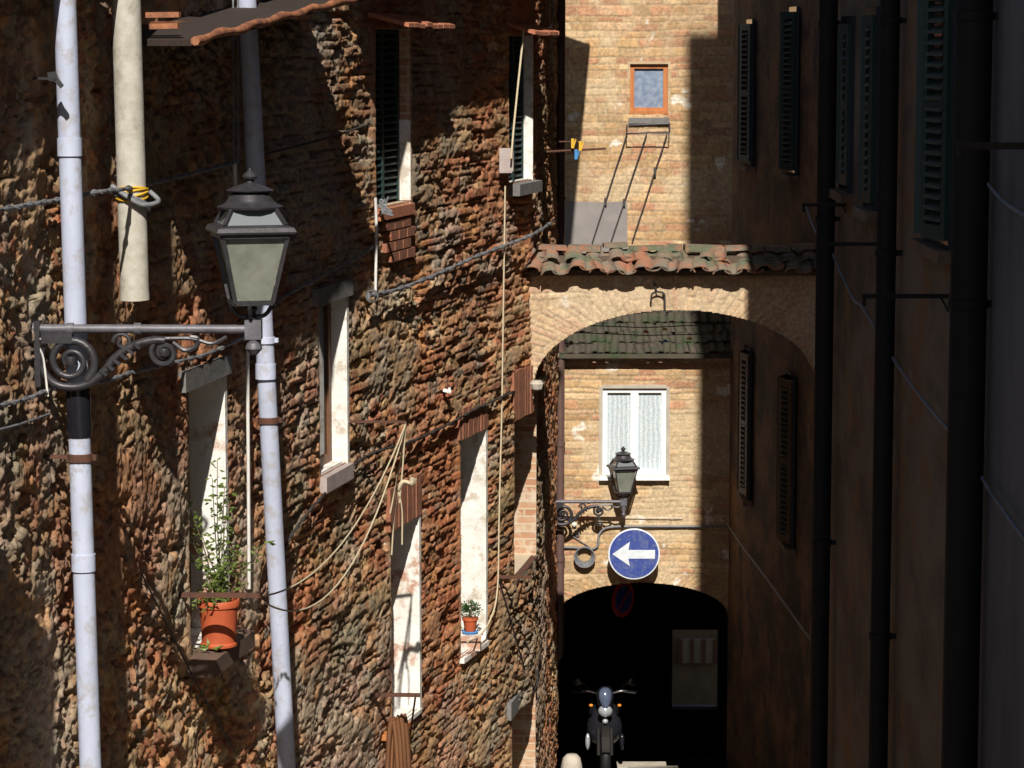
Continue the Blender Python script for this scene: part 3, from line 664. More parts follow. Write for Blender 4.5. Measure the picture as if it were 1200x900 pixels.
while x < c1.x:
    w_ = random.uniform(.12, .40); r = random.uniform(-.02, .02)
    b.box((x+w_/2, AY+.26, zt+.205+r), (w_-.02, random.uniform(.18,.30), random.uniform(.035,.06)), Matrix.Rotation(random.uniform(-.07, .07), 3, 'Y')@Matrix.Rotation(random.uniform(-.1, .1), 3, 'Z')); x += w_
b.build('ridge_tile', M['tile'], arch)
b = MB(); b.box((BX, AY+.05, zt-.015), (c1.x-c0.x, .34, .05)); b.box((BX, AY+.25, zt+.06), (c1.x-c0.x, .46, .13)); b.build('roof_bed', M['wood_grey'], arch)
b = MB(); b.box((BX, AY+.05, (AT+zt)/2-.01), (c1.x-c0.x+.2, .02, abs(zt-AT)+.08)); b.build('bed_course', M['jamb_brick'], arch)
p = at(629, 452, AY-.05); b = MB(); b.lathe(p, [(.02,-.05),(.055,-.03),(.07,.02),(.05,.05)], 8, .2); b.build('corbel', M['step'], arch, smooth=40)
# iron hook on the crown
b = MB(); b.tube(spl([at(763, 353, AY-.06), at(764, 345, AY-.06), at(770, 342, AY-.06), at(778, 344, AY-.06), at(779, 352, AY-.06), at(779, 365, AY-.06)], 4), .009, 6)
b.tube([at(770, 342, AY-.06), at(766, 331, AY-.01)], .008, 6); b.tube([at(778, 345, AY-.06), at(776, 345, AY+.03)], .008, 6)
tag(b.build('iron_hook', M['iron']), 'thin bent iron hook on the crown of the alley arch', 'hook')
# ------------------------------------------------------------------ RIGHT HOUSES
hb = thing('recessed_house', (3, 28, gz(28)), 'dark shaded brown house beyond the downpipes on the right, partly seen through the arch', 'house')
mb = MB()
prof = [(2.80, 20.62), (2.89, 26.5), (XB(32.0), 32.0), (2.74, 34.2)]
def wallstrip(b, pts, z0, z1, thick=.35):
    for (x0, y0), (x1, y1) in zip(pts[:-1], pts[1:]):
        b.hexa([V((x0, y0, z0)), V((x0+thick, y0, z0)), V((x1+thick, y1, z0)), V((x1, y1, z0)), V((x0, y0, z1)), V((x0+thick, y0, z1)), V((x1+thick, y1, z1)), V((x1, y1, z1))])
wallstrip(mb, prof, -9.4, 12.0); mb.box((4.99, 20.5, 1.28), (5.38, .2, 21.36))
mb.build('wall', M['plaster_brown'], hb)
mb = MB(); mb.box((4.85, 27.4, 13.9), (4.1, 13.4, 3.6)); mb.build('upper_storey', M['plaster_brown'], hb)
mb = MB(); mb.hexa([V((2.8,20.3,12.0)), V((7.6,20.3,12.0)), V((7.6,34.2,12.0)), V((2.8,34.2,12.0)), V((2.8,20.3,12.1)), V((7.6,20.3,12.1)), V((7.6,34.2,12.1)), V((2.8,34.2,12.1))]); mb.build('roof', M['tile'], hb)
ha = thing('rendered_house', (2.2, 8, gz(8)), 'near house in deep shade along the right edge with three black downpipes', 'house')
mb = MB(); wallstrip(mb, [(XR, 13.75), (XR, 20.0)], -9, 1.6, 4); mb.build('wall', M['plaster_grey'], ha)
mb = MB(); wallstrip(mb, [(XR-.015, -16.0), (XR-.015, 13.75)], -9, 7.5, 4); w_ = mb.build('wall', M['plaster_pale'], ha); tag(w_, 'cooler grey rendered stretch of the near wall')
mb = MB(); mb.hexa([V((1.78,13.8,1.6)), V((6.3,13.8,1.6)), V((6.3,20.1,1.6)), V((1.78,20.1,1.6)), V((1.78,13.8,1.68)), V((6.3,13.8,2.1)), V((6.3,20.1,2.1)), V((1.78,20.1,1.68))]); mb.build('roof', M['tile'], ha)
mb = MB(); mb.hexa([V((1.6,-16.2,7.5)), V((6.3,-16.2,7.5)), V((6.3,13.78,7.5)), V((1.6,13.78,7.5)), V((1.6,-16.2,7.6)), V((6.3,-16.2,8.9)), V((6.3,13.78,8.9)), V((1.6,13.78,7.6))]); tag(mb.build('roof', M['tile'], ha), 'higher roof over the nearest stretch')
def shutter_pair(parent, onf, pxc, ytop, ybot, mat_, tip, wpx=9, halfL=.42, out=.10, nrmx=-1):
    """two louvred leaves standing a little open on the shaded wall"""
    top = onf(pxc, ytop); bot = onf(pxc, ybot); Yc = (top.y+bot.y)/2; z1 = top.z*Yc/top.y; z0 = bot.z*Yc/bot.y
    xw = onf(pxc, (ytop+ybot)/2).x
    b = MB(); b.box((xw-.012, Yc, (z0+z1)/2), (.03, 2*halfL, z1-z0+.1)); win = b.build('window', M['glass_dark'], parent)
    b = MB(); b.box((xw-.035, Yc, z0-.08), (.10, 2*halfL+.10, .06)); b.build('sill', M['plaster_grey'], win)
    for sg in (-1, 1):
        hinge = V((xw-.03, Yc+sg*halfL, 0)); tipP = V((xw-.03-out, Yc+sg*halfL*.25, 0))
        dirv = (tipP-hinge); L = dirv.length; dirv.normalize(); nn = V((-dirv.y, dirv.x, 0))
        if nn.y > 0: nn = -nn
        b = MB()
        def fb(s0, s1, za, zb, t=.035):
            q = [hinge+dirv*s0-nn*t/2, hinge+dirv*s1-nn*t/2, hinge+dirv*s1+nn*t/2, hinge+dirv*s0+nn*t/2]
            hx(b, *q, za, zb)
        fb(0, .06, z0, z1); fb(L-.06, L, z0, z1); fb(.06, L-.06, z0, z0+.07); fb(.06, L-.06, z1-.07, z1); fb(.06, L-.06, (z0+z1)/2-.03, (z0+z1)/2+.03)
        leaf = b.build('shutter', mat_, win)
        b = MB(); z = z0+.09
        while z < z1-.09:
            q = [hinge+dirv*.05-nn*.02, hinge+dirv*(L-.05)-nn*.02, hinge+dirv*(L-.05)+nn*.028, hinge+dirv*.05+nn*.028]
            b.hexa([V((q[0].x, q[0].y, z+.03)), V((q[1].x, q[1].y, z+.03)), V((q[2].x, q[2].y, z)), V((q[3].x, q[3].y, z)),
                    V((q[0].x, q[0].y, z+.04)), V((q[1].x, q[1].y, z+.04)), V((q[2].x, q[2].y, z+.01)), V((q[3].x, q[3].y, z+.01))]); z += .055
        b.build('slats', tip, leaf)
    return win
shutter_pair(hb, onB, 880, 28, 188, M['shutter_green'], M['shutter_tip'], halfL=.36, out=.09)
shutter_pair(hb, onB, 931, 14, 198, M['shutter_green'], M['shutter_tip'], halfL=.36, out=.095)
shutter_pair(hb, onB, 877, 412, 575, M['shutter_brown'], M['shutter_brown'], halfL=.36, out=.06)
shutter_pair(hb, onB, 927, 442, 630, M['shutter_brown'], M['shutter_tip'], halfL=.36, out=.09)
shutter_pair(ha, onright, 995, 28, 215, M['shutter_green'], M['shutter_green'], halfL=.28, out=.02)
shutter_pair(ha, onright, 1024, 18, 235, M['shutter_green'], M['shutter_tip'], halfL=.26, out=.03)
shutter_pair(ha, onright, 1104, -40, 275, M['shutter_green'], M['shutter_tip'], halfL=.45, out=.07)
# house beyond the passage
hf = thing('courtyard_house', (2.3, 44, gz(44)), 'dim house seen through the far end of the dark passage', 'house')
q0 = at(797, 776, 44); q1 = at(838, 748, 44)
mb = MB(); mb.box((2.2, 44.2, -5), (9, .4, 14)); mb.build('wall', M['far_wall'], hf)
mb = MB(); mb.box(((q0.x+q1.x)/2, 43.96, (q0.z+q1.z)/2), (q1.x-q0.x, .06, q1.z-q0.z)); w_ = mb.build('window', M['ochre'], hf)
mb = MB()
for x in (q0.x, (q0.x*2+q1.x)/3, (q0.x+2*q1.x)/3, q1.x): mb.box((x, 43.91, (q0.z+q1.z)/2), (.06, .05, q1.z-q0.z))
mb.build('frame', M['wood_brown'], w_)
# ------------------------------------------------------------------ PIPES
def pipe_path_left(a, b, off, n=12):
    A = onwall(*a, off); B = onwall(*b, off); d = B-A; out = []
    for k in range(-2, n+4):
        p = A+d*(k/n); out.append(p)
    return out
def clamp(parent, p, r, m, z=None, name='clamp'):
    b = MB(); b.lathe(p, [(r+.002,-.022),(r+.009,-.02),(r+.009,.02),(r+.002,.022)], 16); n = nrm(min(max(p.y,12),26)); b.bar(p-n*(r+.005), p-n*(r+.20), .025, .02); b.bar(p+V((r+.0,0,0)), p+V((r+.03,-.01,0)), .018, .03)
    return b.build(name, m, parent, smooth=40)
# pipe 1
pp = pipe_path_left((76, 0), (106, 900), .17)
pipe1 = thing('drainpipe', pp[-1], 'pale lilac grey drainpipe at far left behind the scrolled lamp bracket', 'drainpipe', 'painted drainpipes on the left wall')
b = MB(); b.tube(pp, .058, 20); b.build('pipe', M['pvc'], pipe1, smooth=50)
for t_j in (.24, .62): b = MB(); q_ = pp[0].lerp(pp[-1], t_j); b.tube([q_, q_-V((0,0,.09))], .064, 20); b.build('joint', M['pvc'], pipe1, smooth=50)
def onpipe(A, B, px, py):
    z = onwall(px, py, .17).z; return A+(B-A)*((z-A.z)/(B.z-A.z))
clamp(pipe1, onpipe(pp[0], pp[-1], 98, 534), .058, M['rust'])
b = MB(); a = onpipe(pp[0], pp[-1], 94, 452); c = onpipe(pp[0], pp[-1], 97, 510)
b.tube([a, a.lerp(c, .3), a.lerp(c, .5), a.lerp(c, .8), c], [.062, .066, .063, .068, .062], 16); b.build('tape_wrap', M['bike_black'], pipe1, smooth=50)
# fibre cement pipe
pp = [onwall(146, -60, .19), onwall(150, 120, .19), onwall(158, 351, .19)]; pp[1] = (pp[0]+pp[2])/2
d = (pp[2]-pp[0])
pipe2 = thing('vent_pipe', pp[2], 'fat cream fibre cement pipe ending short with yellow cable wrapped round it', 'pipe')
b = MB(); b.tube([pp[0]-d*.2, pp[1], pp[2]-d*.03, pp[2]], [.080, .080, .080, .083], 22); b.build('pipe', M['fibre'], pipe2, smooth=50)
b = MB(); b.lathe(pp[2]-V((0,0,0.001)), [(.066,-.008),(.066,.002)], 20); b.build('bore', M['dark_wall'], pipe2)
zc_ = onwall(155, 228, .19).z; ct = pp[0]+d*((zc_-pp[0].z)/d.z)
b = MB()
for k in range(4):
    ring = [ct+V((.088*math.cos(t), .088*math.sin(t), .012*k-.01+.02*math.sin(t*1+k))) for t in np.linspace(0, 2*math.pi, 25)]
    b.tube(ring, .006, 6)
tag(b.build('cable_tie', M['yellow'], smooth=60), 'yellow wire looped round the fat cream pipe', 'wire')
b = MB()
for k in range(3):
    ring = [ct+V((.094*math.cos(t), .094*math.sin(t), -.02-.012*k+.045*math.cos(t+2.6))) for t in np.linspace(0, 2*math.pi, 25)]
    b.tube(ring, .008, 6)
b.tube(spl([ct+V((-.1,-.06,.05)), ct+V((-.02,-.11,.0)), ct+V((.07,-.10,-.05)), ct+V((.15,-.03,-.035)), ct+V((.10,-.02,.02))], 5), .014, 7)
tag(b.build('cable_loop', M['cable_grey'], smooth=60), 'grey cable bundle slung round the fat cream pipe', 'cable')
# pipe 3 (behind the lantern)
A = onwall(289, 0, .13); B = onwall(336, 900, .13); pp = [A+(B-A)*k/8 for k in range(-2, 11)]
pipe3 = thing('drainpipe', pp[-1], 'pale lilac grey drainpipe running down behind the large lantern', 'drainpipe', 'painted drainpipes on the left wall')
b = MB(); b.tube(pp, .062, 20); b.build('pipe', M['pvc'], pipe3, smooth=50)
for t_j in (.47, .84): b = MB(); q_ = pp[0].lerp(pp[-1], t_j); b.tube([q_, q_-V((0,0,.10))], .069, 20); b.build('joint', M['pvc'], pipe3, smooth=50)
for (px, py, m_) in ((316, 396, 'pvc'), (319, 490, 'rust'), (310, 330, 'pvc')):
    c = onwall(px, py, .13); k = (c.z-A.z)/(B.z-A.z); clamp(pipe3, A+(B-A)*k, .062, M[m_])
# thin white conduit by pipe 3
A = onwall(290, 410, .05); B = onwall(292, 690, .05)
b = MB(); b.tube([A, A.lerp(B, .5), B], .012, 8); tag(b.build('conduit', M['cable_white'], smooth=60), 'thin white conduit hanging just left of the drainpipe by the potted plant', 'conduit')
A = onwall(273, -40, .06); B = onwall(274, 190, .06)
for k, o in enumerate((0, .03)):
    b = MB(); b.tube([A+V((o,0,0)), B+V((o,0,0))], .0065, 6); tag(b.build('wire', M['cable_grey']), ['left', 'right'][k]+' one of two thin vertical wires above the large lantern', 'wire')
b = MB(); b.tube([onwall(275, 190, .05), onwall(276, 222, .05)], .013, 7); tag(b.build('conduit_end', M['cable_white']), 'short white cable end beside the lantern top', 'conduit')
# brown pipe at the arch / tower
def vp(x, y, z0, z1, n=6): return [V((x, y, z0+(z1-z0)*k/n)) for k in range(n+1)]
q = at(651, 150, 31.3)
pipe4 = thing('drainpipe', (q.x, 31.3, -7), 'brown drainpipe at the left corner below the small scrolled lamp', 'drainpipe')
P1 = at(656, 700, 31.9)
b = MB(); zb = at(655, 760, 31.9).z; zt_ = at(650, -20, 31.9).z
b.tube(vp(P1.x, 31.9, zt_, zb, 10)+spl([V((P1.x, 31.9, zb-.02)), V((P1.x-.02, 31.9, zb-.09)), V((P1.x-.08, 31.9, zb-.14)), V((P1.x-.16, 31.9, zb-.15))], 4), .05, 14)
b.build('pipe', M['brown_pipe'], pipe4, smooth=50)
for py in (232, 600, 655, 520): 
    z = at(656, py, 31.9).z; b = MB(); b.lathe((P1.x, 31.9, z), [(.052,-.03),(.06,-.025),(.06,.025),(.052,.03)], 14); b.build('clamp', M['brown_pipe'], pipe4, smooth=40)
b = MB(); q = at(647, 500, 31.6); b.tube(vp(q.x-.02, 31.6, at(0, 492, 31).z, at(0, 725, 31).z), .018, 8); tag(b.build('conduit', M['cable_grey'], smooth=60), 'grey conduit running down beside the brown drainpipe', 'conduit')
b = MB(); q = at(645, 800, 30.6); b.tube(vp(q.x-.03, 30.6, at(0, 795, 30.6).z, gz(30.6)), .028, 8); tag(b.build('pipe_stub', M['cable_grey'], smooth=60), 'grey lower pipe at the foot of the corner beside the parked motorbike', 'pipe')
# black downpipes right
for (px, r, lab) in ((965, .062, 'black downpipe at the far corner of the shaded right house, thinnest of the three'), (1036, .056, 'black downpipe in the middle of the shaded right wall between the shutters'), (1133, .085, 'thickest black downpipe, nearest the right edge beside cool grey render')):
    q = onright(px, 450, r+.035)
    t_ = thing('downpipe', (q.x, q.y, gz(q.y)), lab, 'downpipe', 'black downpipes on the right house')
    b = MB(); b.tube(vp(q.x, q.y, gz(q.y), 1.6, 8), r, 16); b.build('pipe', M['black_pipe'], t_, smooth=50)
    for z in (-3.4, -1.2, .1):
        b = MB(); b.lathe((q.x, q.y, z), [(r+.001,-.02),(r+.008,-.018),(r+.008,.018),(r+.001,.02)], 16); b.bar((q.x+r, q.y, z), (XR+.01, q.y, z), .03); b.build('clamp', M['black_pipe'], t_, smooth=40)
# ------------------------------------------------------------------ CABLES
def cable(pts, r, m, label, name='cable', off=.03, f=None, wrap=False, cat='cable', group=None, sub=6, jitter=0):
    f = f or onwall
    P_ = [p if isinstance(p, Vector) else f(p[0], p[1], p[2] if len(p) > 2 else off) for p in pts]
    S = spl(P_, sub)
    if jitter: S = [p+V((0, 0, random.uniform(-jitter, jitter))) for p in S]
    b = MB(); b.tube(S, r, 7)
    if wrap:
        b.tube([p+V((math.sin(i*2.1)*r*1.1, 0, math.cos(i*2.1)*r*1.3)) for i, p in enumerate(S)], r*.6, 5)
        b.tube([p+V((math.sin(i*2.1+3)*r*1.1, 0, math.cos(i*2.1+3)*r*1.3)) for i, p in enumerate(S)], r*.6, 5)
    return tag(b.build(name, m, smooth=60), label, cat, group)
cable([(-20,250),(35,240),(66,235),(110,226,.19),(150,221,.22),(190,212),(235,201),(278,190)], .011, M['cable_grey'], 'twisted grey cable crossing both left pipes near the top', wrap=True, off=.05)
cable([(300,183),(345,172),(390,160),(428,147)], .008, M['cable_dark'], 'dark cable in the shade right of the lantern top')
cable([(-20,480),(30,468),(66,455),(120,448),(150,438),(200,426),(250,412),(300,385),(330,350),(375,325),(417,302),(436,290)], .010, M['cable_grey'], 'grey cable sloping up the wall from behind the scrolled lamp bracket', wrap=True, off=.04)
cable([(-20,508),(20,498),(58,485)], .007, M['cable_grey'], 'short pale cable at the left edge below the lamp bracket')
cable([(432,347),(470,338),(520,318),(560,300),(600,285),(630,272),(650,258)], .014, M['cable_grey'], 'thick cable bundle rising to the top corner of the sunlit wall', wrap=True, off=.07)
cable([(440,232),(441,270),(440,345)], .012, M['cable_white'], 'thin white conduit below the green shuttered window', name='conduit', cat='conduit')
c = onwall(436, 347, .05); b = MB(); b.tube([c+V((.045*math.cos(t), 0, .045*math.sin(t))) for t in np.linspace(0, 6.3, 17)], .009, 6); tag(b.build('iron_ring', M['metal'], smooth=60), 'small iron ring where the cable bundle leaves the wall', 'ring')
c = onwall(446, 238, .06); b = MB()
for k in range(5): b.tube(spl([c+V((random.uniform(-.08,.1), 0, random.uniform(-.1,.06))) for _ in range(4)], 5), .007, 5)
tag(b.build('wire_tangle', M['cable_grey'], smooth=60), 'tangle of grey wire under the green shuttered window', 'wire')
cable([(330,648),(350,615),(385,573),(410,548),(440,530),(480,518),(520,500),(560,478),(600,460),(640,442)], .009, M['cable_dark'], 'dark cable climbing diagonally across the middle of the sunlit wall', wrap=True, off=.035)
cable([(592,218),(590,350),(588,480),(585,600),(583,690),(575,725),(562,745),(548,752)], .008, M['rope'], 'long cream cord hanging from the grey box down to the small flower pot', name='cord', cat='cord', off=.06)
cable([(614,34),(607,100),(602,150),(599,186)], .010, M['rope'], 'pale yellow cord hanging from the tile hood to the grey box', name='cord', cat='cord', off=.15)
cable([(647,0),(646,30),(638,34)], .01, M['cable_grey'], 'short grey cable at the top corner of the left wall', off=.05)
cable([(160,660),(190,720),(230,800),(275,880)], .006, M['cable_dark'], 'thin dark line standing in for the shadow of the iron bar by the potted plant', off=.02)  # dark strand laid on the wall as the cast shadow of the bar
# small grey box
c = onwall(593, 188, .06); b = MB(); b.box(c, (.12, .14, .22)); b.box(c+V((.06,-.03,0)), (.012, .12, .19)); tag(b.build('junction_box', M['pink_stone']), 'small grey white junction box at the foot of the yellow cord', 'box')
c = onwall(524, 458, .04); b = MB(); b.box(c, (.07, .04, .025), Matrix.Rotation(.25, 3, 'Y')); b.box(c+V((.02,0,.01)), (.02, .05, .035)); tag(b.build('cable_clip', M['white_pl']), 'tiny white clip on the sunlit wall above the climbing cable', 'clip')
c = onwall(66, 92, .19); b = MB(); b.prism([c+V((-.045,0,.03)), c+V((-.005,0,.035)), c+V((.01,0,-.0)), c+V((.035,0,-.035)), c+V((.02,0,-.05)), c+V((-.01,0,-.015)), c+V((-.04,0,-.01))], (0,.02,0)); b.bar(c, c-V((.12,-.02,0)), .012)
tag(b.build('wall_hook', M['iron']), 'small black iron hook on the first drainpipe near the top left', 'hook')
# cables on the right
def rc(pts, r, m, label, f=onright): return cable(pts, r, m, label, f=f, off=.05)
rc([(945,242),(955,270),(970,285),(983,315),(1000,350),(1008,357),(1020,375),(1040,410),(1075,460),(1108,500),(1125,515),(1160,575),(1210,645)], .009, M['cable_grey'], 'long grey cable sagging down the shaded right wall')
rc([(1125,170),(1150,205),(1175,235),(1210,258)], .009, M['cable_grey'], 'upper pale cable hanging from the rusty bar at the right edge')
rc([(1125,182),(1150,207),(1178,238)], .006, M['cable_grey'], 'second thin pale cable twisted with the one on the rusty bar')
cable([(842,598),(870,640),(900,680),(950,750)], .012, M['cable_grey'], 'thin grey cable slanting down the shaded wall beyond the arch', f=onB, off=.06)
def rbar(px, py, pxe, r, m, label, f=onright):
    a = f(pxe, py, .0); L = abs(pxe-px)/F*a.y
    b = MB(); b.bar(a+V((.03,0,0)), a-V((L,0,0)), r, r); b.tube([a-V((L-.01,0,-.0)), a-V((L-.01,0,.05))], r*.4, 6); b.bar(a-V((L*.1,0,0)), a-V((0,0,L*.18)), r*.5)
    return tag(b.build('iron_bar', m), label, 'bar', 'clothesline bars on the right wall')
rbar(1122, 171, 1215, .03, M['dark_rust'], 'rusty bar at the right edge carrying the pale cables')
rbar(940, 240, 992, .022, M['black_pipe'], 'uppermost dark bar beside the far black downpipe')
rbar(962, 286, 1034, .022, M['black_pipe'], 'dark bar between the far and middle black downpipes')
rbar(1010, 347, 1112, .022, M['black_pipe'], 'long dark bar between the middle and thickest black downpipes')
# ------------------------------------------------------------------ CLOTHESLINE BARS on the left
def lbar(px0, px1, py, label, brace=None, w=.022, off0=0.0):
    """bar parallel to the picture: leaves the wall at px0 and stands out to px1"""
    a = onwall(px0, py, off0); n = V((1, -.05, 0)).normalized(); L = (px1-px0)/F*a.y
    t_ = thing('clothesline_bar', a, label, 'clothesline bar', 'clothesline bars on the left wall')
    b = MB(); b.bar(a-n*.04, a+n*L, w, w*1.1); b.build('bar', M['rust'], t_)
    if brace: 
        b = MB(); c = onwall(brace[0], brace[1], .0); b.tube([a+n*L*.9, c], .008, 6); b.build('brace', M['rust'], t_)
    return a+n*L
y0, y1, z0, z1 = W['w1']
def wbar(y_a, y_b, z, off, label, brace=None):
    t_ = thing('clothesline_bar', wp(y_a, z, 0), label, 'clothesline bar', 'clothesline bars on the left wall')
    b = MB(); b.bar(wp(y_a, z, off), wp(y_b, z, off), .028, .028)
    b.bar(wp(y_a, z, off), wp(y_a, z, -.03), .02); b.bar(wp(y_b, z, off), wp(y_b, z, -.03), .02); b.build('bar', M['rust'], t_)
    if brace: b = MB(); b.tube([wp(y_b, z, off), wp(y_b-.02, z-.62, .0)], .008, 6); b.build('brace', M['rust'], t_)
    return t_
e0 = lbar(214, 310, 697, 'iron bar in front of the orange flower pot', None, .026)
e1 = lbar(408, 476, 494, 'iron bar standing out from the middle of the wall with cords tied to its tip', None, .018)
e2 = lbar(437, 494, 814, 'rusty bar across the foot of the tall white recess', (478, 880), .026)
e3 = lbar(583, 624, 676, 'rusty bar beside the brick recess with a long diagonal brace', None, .026)
a = onwall(585, 680, .04); c = onwall(615, 785, .03); b = MB(); b.tube([a, c], .009, 6); tag(b.build('iron_brace', M['iron']), 'thin diagonal iron stay below the bar by the brick recess', 'stay')
# cords between bars
a = e1+V((0,0,-.02)); c = e0+V((0.02,0,.0))
for k, (sag, lab) in enumerate(((.28, 'upper slack cream cord strung between two wall bars'), (.50, 'lower slack cream cord strung between two wall bars'))):
    cc = c+V((.0, 0, -.05*k)); S = [a.lerp(cc, i/20)-V((0,0,sag*4*(i/20)*(1-i/20)))+V((0,0,-.0)) for i in range(21)]
    b = MB(); b.tube(S, .006, 6); tag(b.build('cord', M['rope'], smooth=60), lab, 'cord')
b = MB(); q = e1
for (dx, dz) in ((-.05, -.62), (-.12, -.70)): b.tube(spl([q, q+V((dx*.4, 0, dz*.5)), q+V((dx, 0, dz))], 6), .006, 6)
kn = q+V((-.06,0,-.52)); b.tube(spl([kn, kn+V((.04,0,.06)), kn+V((.10,0,.05)), kn+V((.12,0,.09))], 5), [.02]*10+[.03]*6, 6)
b.tube(spl([kn, kn+V((-.03,0,-.2)), kn+V((-.05,0,-.5))], 6), .006, 6); b.tube(spl([kn, kn+V((.03,0,-.15)), kn+V((.03,0,-.42))], 6), .006, 6)
tag(b.build('knotted_cord', M['rope'], smooth=60), 'knotted white cord dangling from the tip of the middle wall bar', 'cord')
# peg line high at the corner
t_ = thing('peg_rod', at(640, 178, 29.5), 'thin rusty rod with clothes pegs crossing the upper brown drainpipe', 'rod')
b = MB(); b.tube([at(638, 178, 29.5), at(710, 174, 29.5)], .012, 7); b.tube([at(655, 166, 29.5), at(678, 166, 29.5)], .008, 6); b.build('rod', M['rust'], t_)
for (px, py, m_, lab) in ((671, 168, 'yellow', 'yellow clothes peg, the left one on the high rod'), (680, 171, 'yellow', 'yellow clothes peg, the right one on the high rod'), (675, 181, 'blue_pl', 'blue clothes peg hanging from the high rod')):
    p = at(px, py, 29.47); b = MB(); b.box(p, (.03, .03, .1)); b.box(p+V((.02,0,.0)), (.014, .02, .09), Matrix.Rotation(.3, 3, 'Y')); tag(b.build('clothes_peg', M[m_]), lab, 'clothes peg', 'clothes pegs')
# clothes line with pegs before the mossy roof
LY = 27.3
for (pa, pb, lab) in (((655, 389), (858, 391), 'lower thin clothesline under the arch in front of the mossy roof'), ((655, 380), (858, 379), 'upper thin clothesline under the arch in front of the mossy roof')):
    b = MB(); b.tube([at(*pa, LY), at((pa[0]+pb[0])/2, pa[1]+4, LY), at(*pb, LY)], .005, 5); tag(b.build('clothesline', M['cable_dark']), lab, 'clothesline')
for (px, py, m_, lab) in ((779, 386, 'yellow', 'yellow peg on the line under the arch crown'), (808, 397, 'yellow', 'yellow peg at the right of the line under the arch'), (757, 389, 'red_pl', 'red peg on the line under the arch'), (745, 393, 'white_pl', 'white peg on the line under the arch'), (780, 400, 'blue_pl', 'blue peg on the line under the arch')):
    p = at(px, py, LY); b = MB(); b.box(p, (.05, .015, .018)); b.box(p+V((.0,0,.010)), (.035, .015, .01), Matrix.Rotation(.3, 3, 'Y')); tag(b.build('clothes_peg', M[m_]), lab, 'clothes peg', 'clothes pegs')
# ------------------------------------------------------------------ LAMPS
def lantern(parent, c, H, rot=.25):
    """c: foot of the lantern (top of the arm), H: overall height with finial"""
    k = H/1.0; c = V(c); q = math.pi/4+rot
    def fr(prof, name, m_, par_, n=4, r=q, sm=None, cc=c):
        b = MB(); b.lathe(cc, [(a*k, z*k) for a, z in prof], n, r); return b.build(name, m_, par_, smooth=sm)
    # glass body (square frustum) with corner bars
    body = MB(); r0, z0, r1, z1 = .19, .13, .33, .62
    lan = fr([(r0-.02, z0+.01), (r1-.02, z1)], 'lantern', M['glass_lamp'], parent)
    b = MB()
    for i in range(4):
        t = q+i*math.pi/2; u = V((math.cos(t), math.sin(t), 0))
        b.bar(c+u*r0*k+V((0,0,z0*k)), c+u*r1*k+V((0,0,z1*k)), .028*k)
        u2 = V((math.cos(t+math.pi/2), math.sin(t+math.pi/2), 0))
        b.bar(c+u*r0*k+V((0,0,z0*k)), c+u2*r0*k+V((0,0,z0*k)), .035*k); b.bar(c+u*r1*k+V((0,0,z1*k)), c+u2*r1*k+V((0,0,z1*k)), .04*k)
    b.build('frame', M['iron'], lan)
    fr([(r1+.01, .625), (r1+.065, .63), (r1+.075, .645), (r1+.05, .675), (r1-.02, .69)], 'rim', M['iron'], lan)
    fr([(r1-.03, .692), (.215, .80)], 'roof_pane', M['glass_roof'], lan)
    b = MB()
    for i in range(4):
        t = q+i*math.pi/2; u = V((math.cos(t), math.sin(t), 0)); b = MB(); b.bar(c+u*(r1-.02)*k+V((0,0,.69*k)), c+u*.22*k+V((0,0,.805*k)), .025*k)
        b.build('roof_bar', M['iron'], lan)
    b = MB(); b.lathe(c, [(a*k, z*k) for a, z in ((.235,.80),(.24,.815),(.19,.835),(.165,.86),(.15,.90),(.13,.915),(.165,.92),(.175,.93),(.12,.955),(.06,.975),(.03,.985),(.028,1.0),(.05,1.015),(.055,1.03),(.04,1.05),(.015,1.07),(.004,1.09))], 16)
    b.build('cap', M['iron'], lan, smooth=35)
    b = MB(); b.lathe(c, [(a*k, z*k) for a, z in ((.045,-.02),(.05,.0),(.03,.03),(.03,.06),(.05,.08),(.02,.1))], 12)
    for s in (-1, 1):
        for ax in (V((1,0,0)), V((0,1,0))):
            b.tube(spl([c+V((0,0,.02*k)), c+ax*s*.09*k+V((0,0,.03*k)), c+ax*s*.14*k+V((0,0,.09*k)), c+ax*s*.145*k+V((0,0,.14*k))], 5), .016*k, 7)
    b.build('holder', M['iron'], lan, smooth=50)
    return lan
m, t, b = nt('dusty_roof_glass'); b.inputs['Base Color'].default_value = (.22,.24,.26,1); b.inputs['Roughness'].default_value = .2; b.inputs['Metallic'].default_value = .3; M['glass_roof'] = m
def spiral(c, ex, ez, r0, r1, a0, turns, n=36):
    return [c+ex*(math.cos(a0+turns*2*math.pi*i/n)*(r0+(r1-r0)*i/n))+ez*(math.sin(a0+turns*2*math.pi*i/n)*(r0+(r1-r0)*i/n)) for i in range(n+1)]
